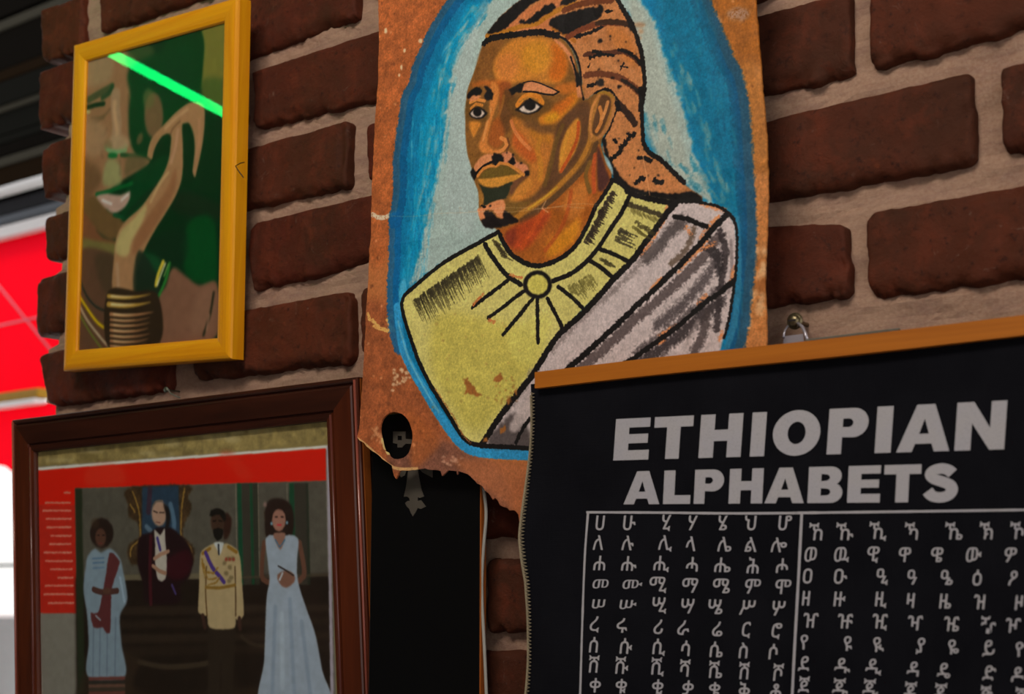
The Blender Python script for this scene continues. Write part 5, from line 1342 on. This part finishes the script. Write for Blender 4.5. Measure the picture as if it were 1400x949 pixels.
put_print('table_rule', [rule([(1096.5,701),(1092,790),(1087,880),(1083.5,949),(1079,1040),(1074,1190)], 3.6)])
# Ethiopic characters from Blender's own built-in type
tcurve = bpy.data.curves.new('type', 'FONT'); tobj = bpy.data.objects.new('type', tcurve); COL.objects.link(tobj)
tcurve.resolution_u = 3; tcurve.offset = .006
GC = {}
def glyph(ch):
    if ch not in GC:
        tcurve.body = ch; bpy.context.view_layer.update()
        ev = tobj.evaluated_get(bpy.context.evaluated_depsgraph_get()); me = ev.to_mesh()
        GC[ch] = ([tuple(v.co[:2]) for v in me.vertices], [tuple(p.vertices) for p in me.polygons]); ev.to_mesh_clear()
    return GC[ch]
ROWS = [
 (780, 690, ((0, 92, 92), 'ሀሁሂሃሄህሆ', (150,298,482,615,765,903,1077)), ((0, 190, 202), 'ለሉሊላሌልሎ', (142,290,478,606,775,907,1047)),
  ((0, 292, 306), 'ሐሑሒሓሔሕሖ', (148,296,458,612,765,917,1063)), ((0, 397, 412), 'መሙሚማሜምሞ', (152,312,440,600,758,915,1067)),
  ((0, 497, 520), 'ሠሡሢሣሤሥሦ', (142,290,447,588,728,888,1045)), ((0, 600, 635), 'ረሩሪራሬርሮ', (122,260,442,567,738,882,1035)),
  ((0, 702, 738), 'ሰሱሲሳሴስሶ', (118,280,445,578,733,868,1018)), ((0, 798, 840), 'ሸሹሺሻሼሽሾ', (118,258,437,573,728,870,1042)),
  ((0, 905, 938), 'ቀቁቂቃቄቅቆ', (125,255,437,588,722,872,1030)), ((0, 1003, 1040), 'በቡቢባቤብቦ', (115,250,430,580,718,865,1022))),
 (1080, 690, ((0, 135, 130), 'ኸኹኺኻኼኽኾ', (130,275,440,608,822,985,1140)), ((0, 250, 252), 'ወዉዊዋዌውዎ', (105,260,417,575,737,922,1108)),
  ((0, 358, 368), 'ዐዑዒዓዔዕዖ', (90,255,463,613,787,940,1120)), ((0, 470, 490), 'ዘዙዚዛዜዝዞ', (82,250,457,605,780,950,1150)),
  ((0, 580, 604), 'ዠዡዢዣዤዥዦ', (105,277,450,627,810,995,1120)), ((0, 690, 722), 'የዩዪያዬይዮ', (72,292,445,655,820,998,1160)),
  ((0, 798, 846), 'ደዱዲዳዴድዶ', (72,265,420,617,772,1000,1145)), ((0, 903, 950), 'ጀጁጂጃጄጅጆ', (72,255,405,603,757,985,1160)),
  ((0, 1010, 1050), 'ገጉጊጋጌግጎ', (72,255,405,603,757,985,1160))),
]
for ox, oy, *rws in ROWS:
    for (z_, ya, yb_), chars, xs_ in rws:
        items = []
        for ch, xc in zip(chars, xs_):
            V, F = glyph(ch)
            if not V: continue
            gx = [p[0] for p in V]; gy = [p[1] for p in V]; cx = (min(gx) + max(gx)) / 2; cy = (min(gy) + max(gy)) / 2
            yc = ya + (yb_ - ya) * (xc - 100) / 950; hh = max(gy) - min(gy)
            k_ = 78 / .78 / 3.666     # px per em
            sy = .62 if ch in 'መሙሠሡ' else 1.0
            def fn(u, v, sy=sy, xc=xc, yc=yc, cx=cx, cy=cy, k_=k_):
                return (ox + xc / 3.666 + (u - cx) * k_ * .95 + (v - cy) * k_ * .10, oy + yc / 3.666 - (v - cy) * k_ * sy + (u - cx) * k_ * .02)
            items.append((V, F, fn))
        for it in items: put_print('character', [it])
bpy.data.objects.remove(tobj)

# ---------------- hanger behind the strip
sc_ = empty('hanger_hook', hit(1085, 440, -.006))
tag(sc_, 'small screw with a bent zinc hanger plate, above the wooden strip of the banner', 'hook')
brass = plain('aged_brass', (.20, .16, .09), .35, .5, .8); zinc = plain('bright_zinc', (.62, .58, .66), .3, .5, .6)
hc = hit(1084.5, 438.5, -.010)
def disc(name, c, prof, mat, parent, seg=20):
    V = []; Fc = []
    for r_, y in prof:
        for q in range(seg): V.append((c.x + r_ * math.cos(2 * math.pi * q / seg), c.y + y, c.z + r_ * math.sin(2 * math.pi * q / seg)))
    for i in range(len(prof) - 1):
        for q in range(seg): Fc.append((i * seg + q, i * seg + (q + 1) % seg, (i + 1) * seg + (q + 1) % seg, (i + 1) * seg + q))
    Fc.append(tuple(range(seg))); Fc.append(tuple((len(prof) - 1) * seg + q for q in range(seg)))
    return add(name, mesh(name, V, Fc), mat, parent, smooth=True)
disc('screw', hc, [(.0012, -.0014), (.0030, -.0010), (.0040, 0), (.0042, .0014), (.0015, .0018), (.0015, .022)], brass, sc_)
disc('washer', hc, [(.0018, .0016), (.0056, .0018), (.0056, .0028), (.0018, .0028)], brass, sc_)
add('screw_slot', boxmesh('screw_slot', hc.x - .0028, hc.x + .0022, hc.y - .0016, hc.y - .0008, hc.z - .0004, hc.z + .0006), plain('dark_slot', (.02, .015, .02), .6, .3), sc_)
Yp = -.016
q = [(1076,449),(1080,446),(1090,446),(1098,459),(1099,468),(1071,472),(1071,461),(1074,460),(1096,458)]
pv = [hit(x, y, Yp) for x, y in ((1071,460),(1098,456.5),(1099,478),(1071,480))]
add('hanger_plate', mesh('hanger_plate', pv + [p + Vector((0, .001, 0)) for p in pv], [(0, 1, 2, 3), (7, 6, 5, 4), (0, 1, 5, 4), (1, 2, 6, 5), (2, 3, 7, 6), (3, 0, 4, 7)]), zinc, sc_)
add('hanger_arm', tube('hanger_arm', [hit(1091, 442, -.010), hit(1097, 447, -.014), hit(1101, 455, -.016), hit(1104, 466, -.018)], .0011, 8), zinc, sc_, smooth=True)
add('hanger_arm', tube('hanger_arm', [hit(1077, 446, -.010), hit(1073, 452, -.014), hit(1071, 461, -.017)], .0007, 8), zinc, sc_, smooth=True)
# twisted cord lying along the strip
cd = empty('twisted_cord', hit(1120, 462, -.03)); tag(cd, 'thin dark twisted cord lying along the top of the banner strip beside the hanger screw', 'cord')
kd = plain('grey_twine', (.16, .15, .12), .8, .2, var=.3, scale=400)
A0, A1 = hit(1101, 466.3, YN + .006), hit(1230, 450.8, YN + .006)
for ph in (0, math.pi):
    pts = []
    for i in range(260):
        t = i / 259; c_ = A0.lerp(A1, t); w = t * 2 * math.pi * 26 + ph
        pts.append(c_ + Vector((0, math.cos(w) * .0007, math.sin(w) * .0007)))
    add('strand', tube('strand', pts, .0006, 6), kd, cd, smooth=True)
# nail with a twist of wire under the yellow frame
nl = empty('wall_nail', hit(227, 533, 0)); tag(nl, 'tiny nail with a curl of wire in the mortar just above the dark picture frame', 'nail')
nc = hit(227, 533, -.006)
disc('nail_head', nc, [(.0006, -.001), (.0026, -.0006), (.0028, 0), (.0008, .0006), (.0008, .016)], plain('dull_steel', (.16, .18, .13), .4, .5, .8), nl)
add('wire', tube('wire', [hit(229, 531, -.006), hit(233, 538, -.006), hit(239, 541, -.008), hit(246, 544, -.010)], .0007, 6), kd, nl)
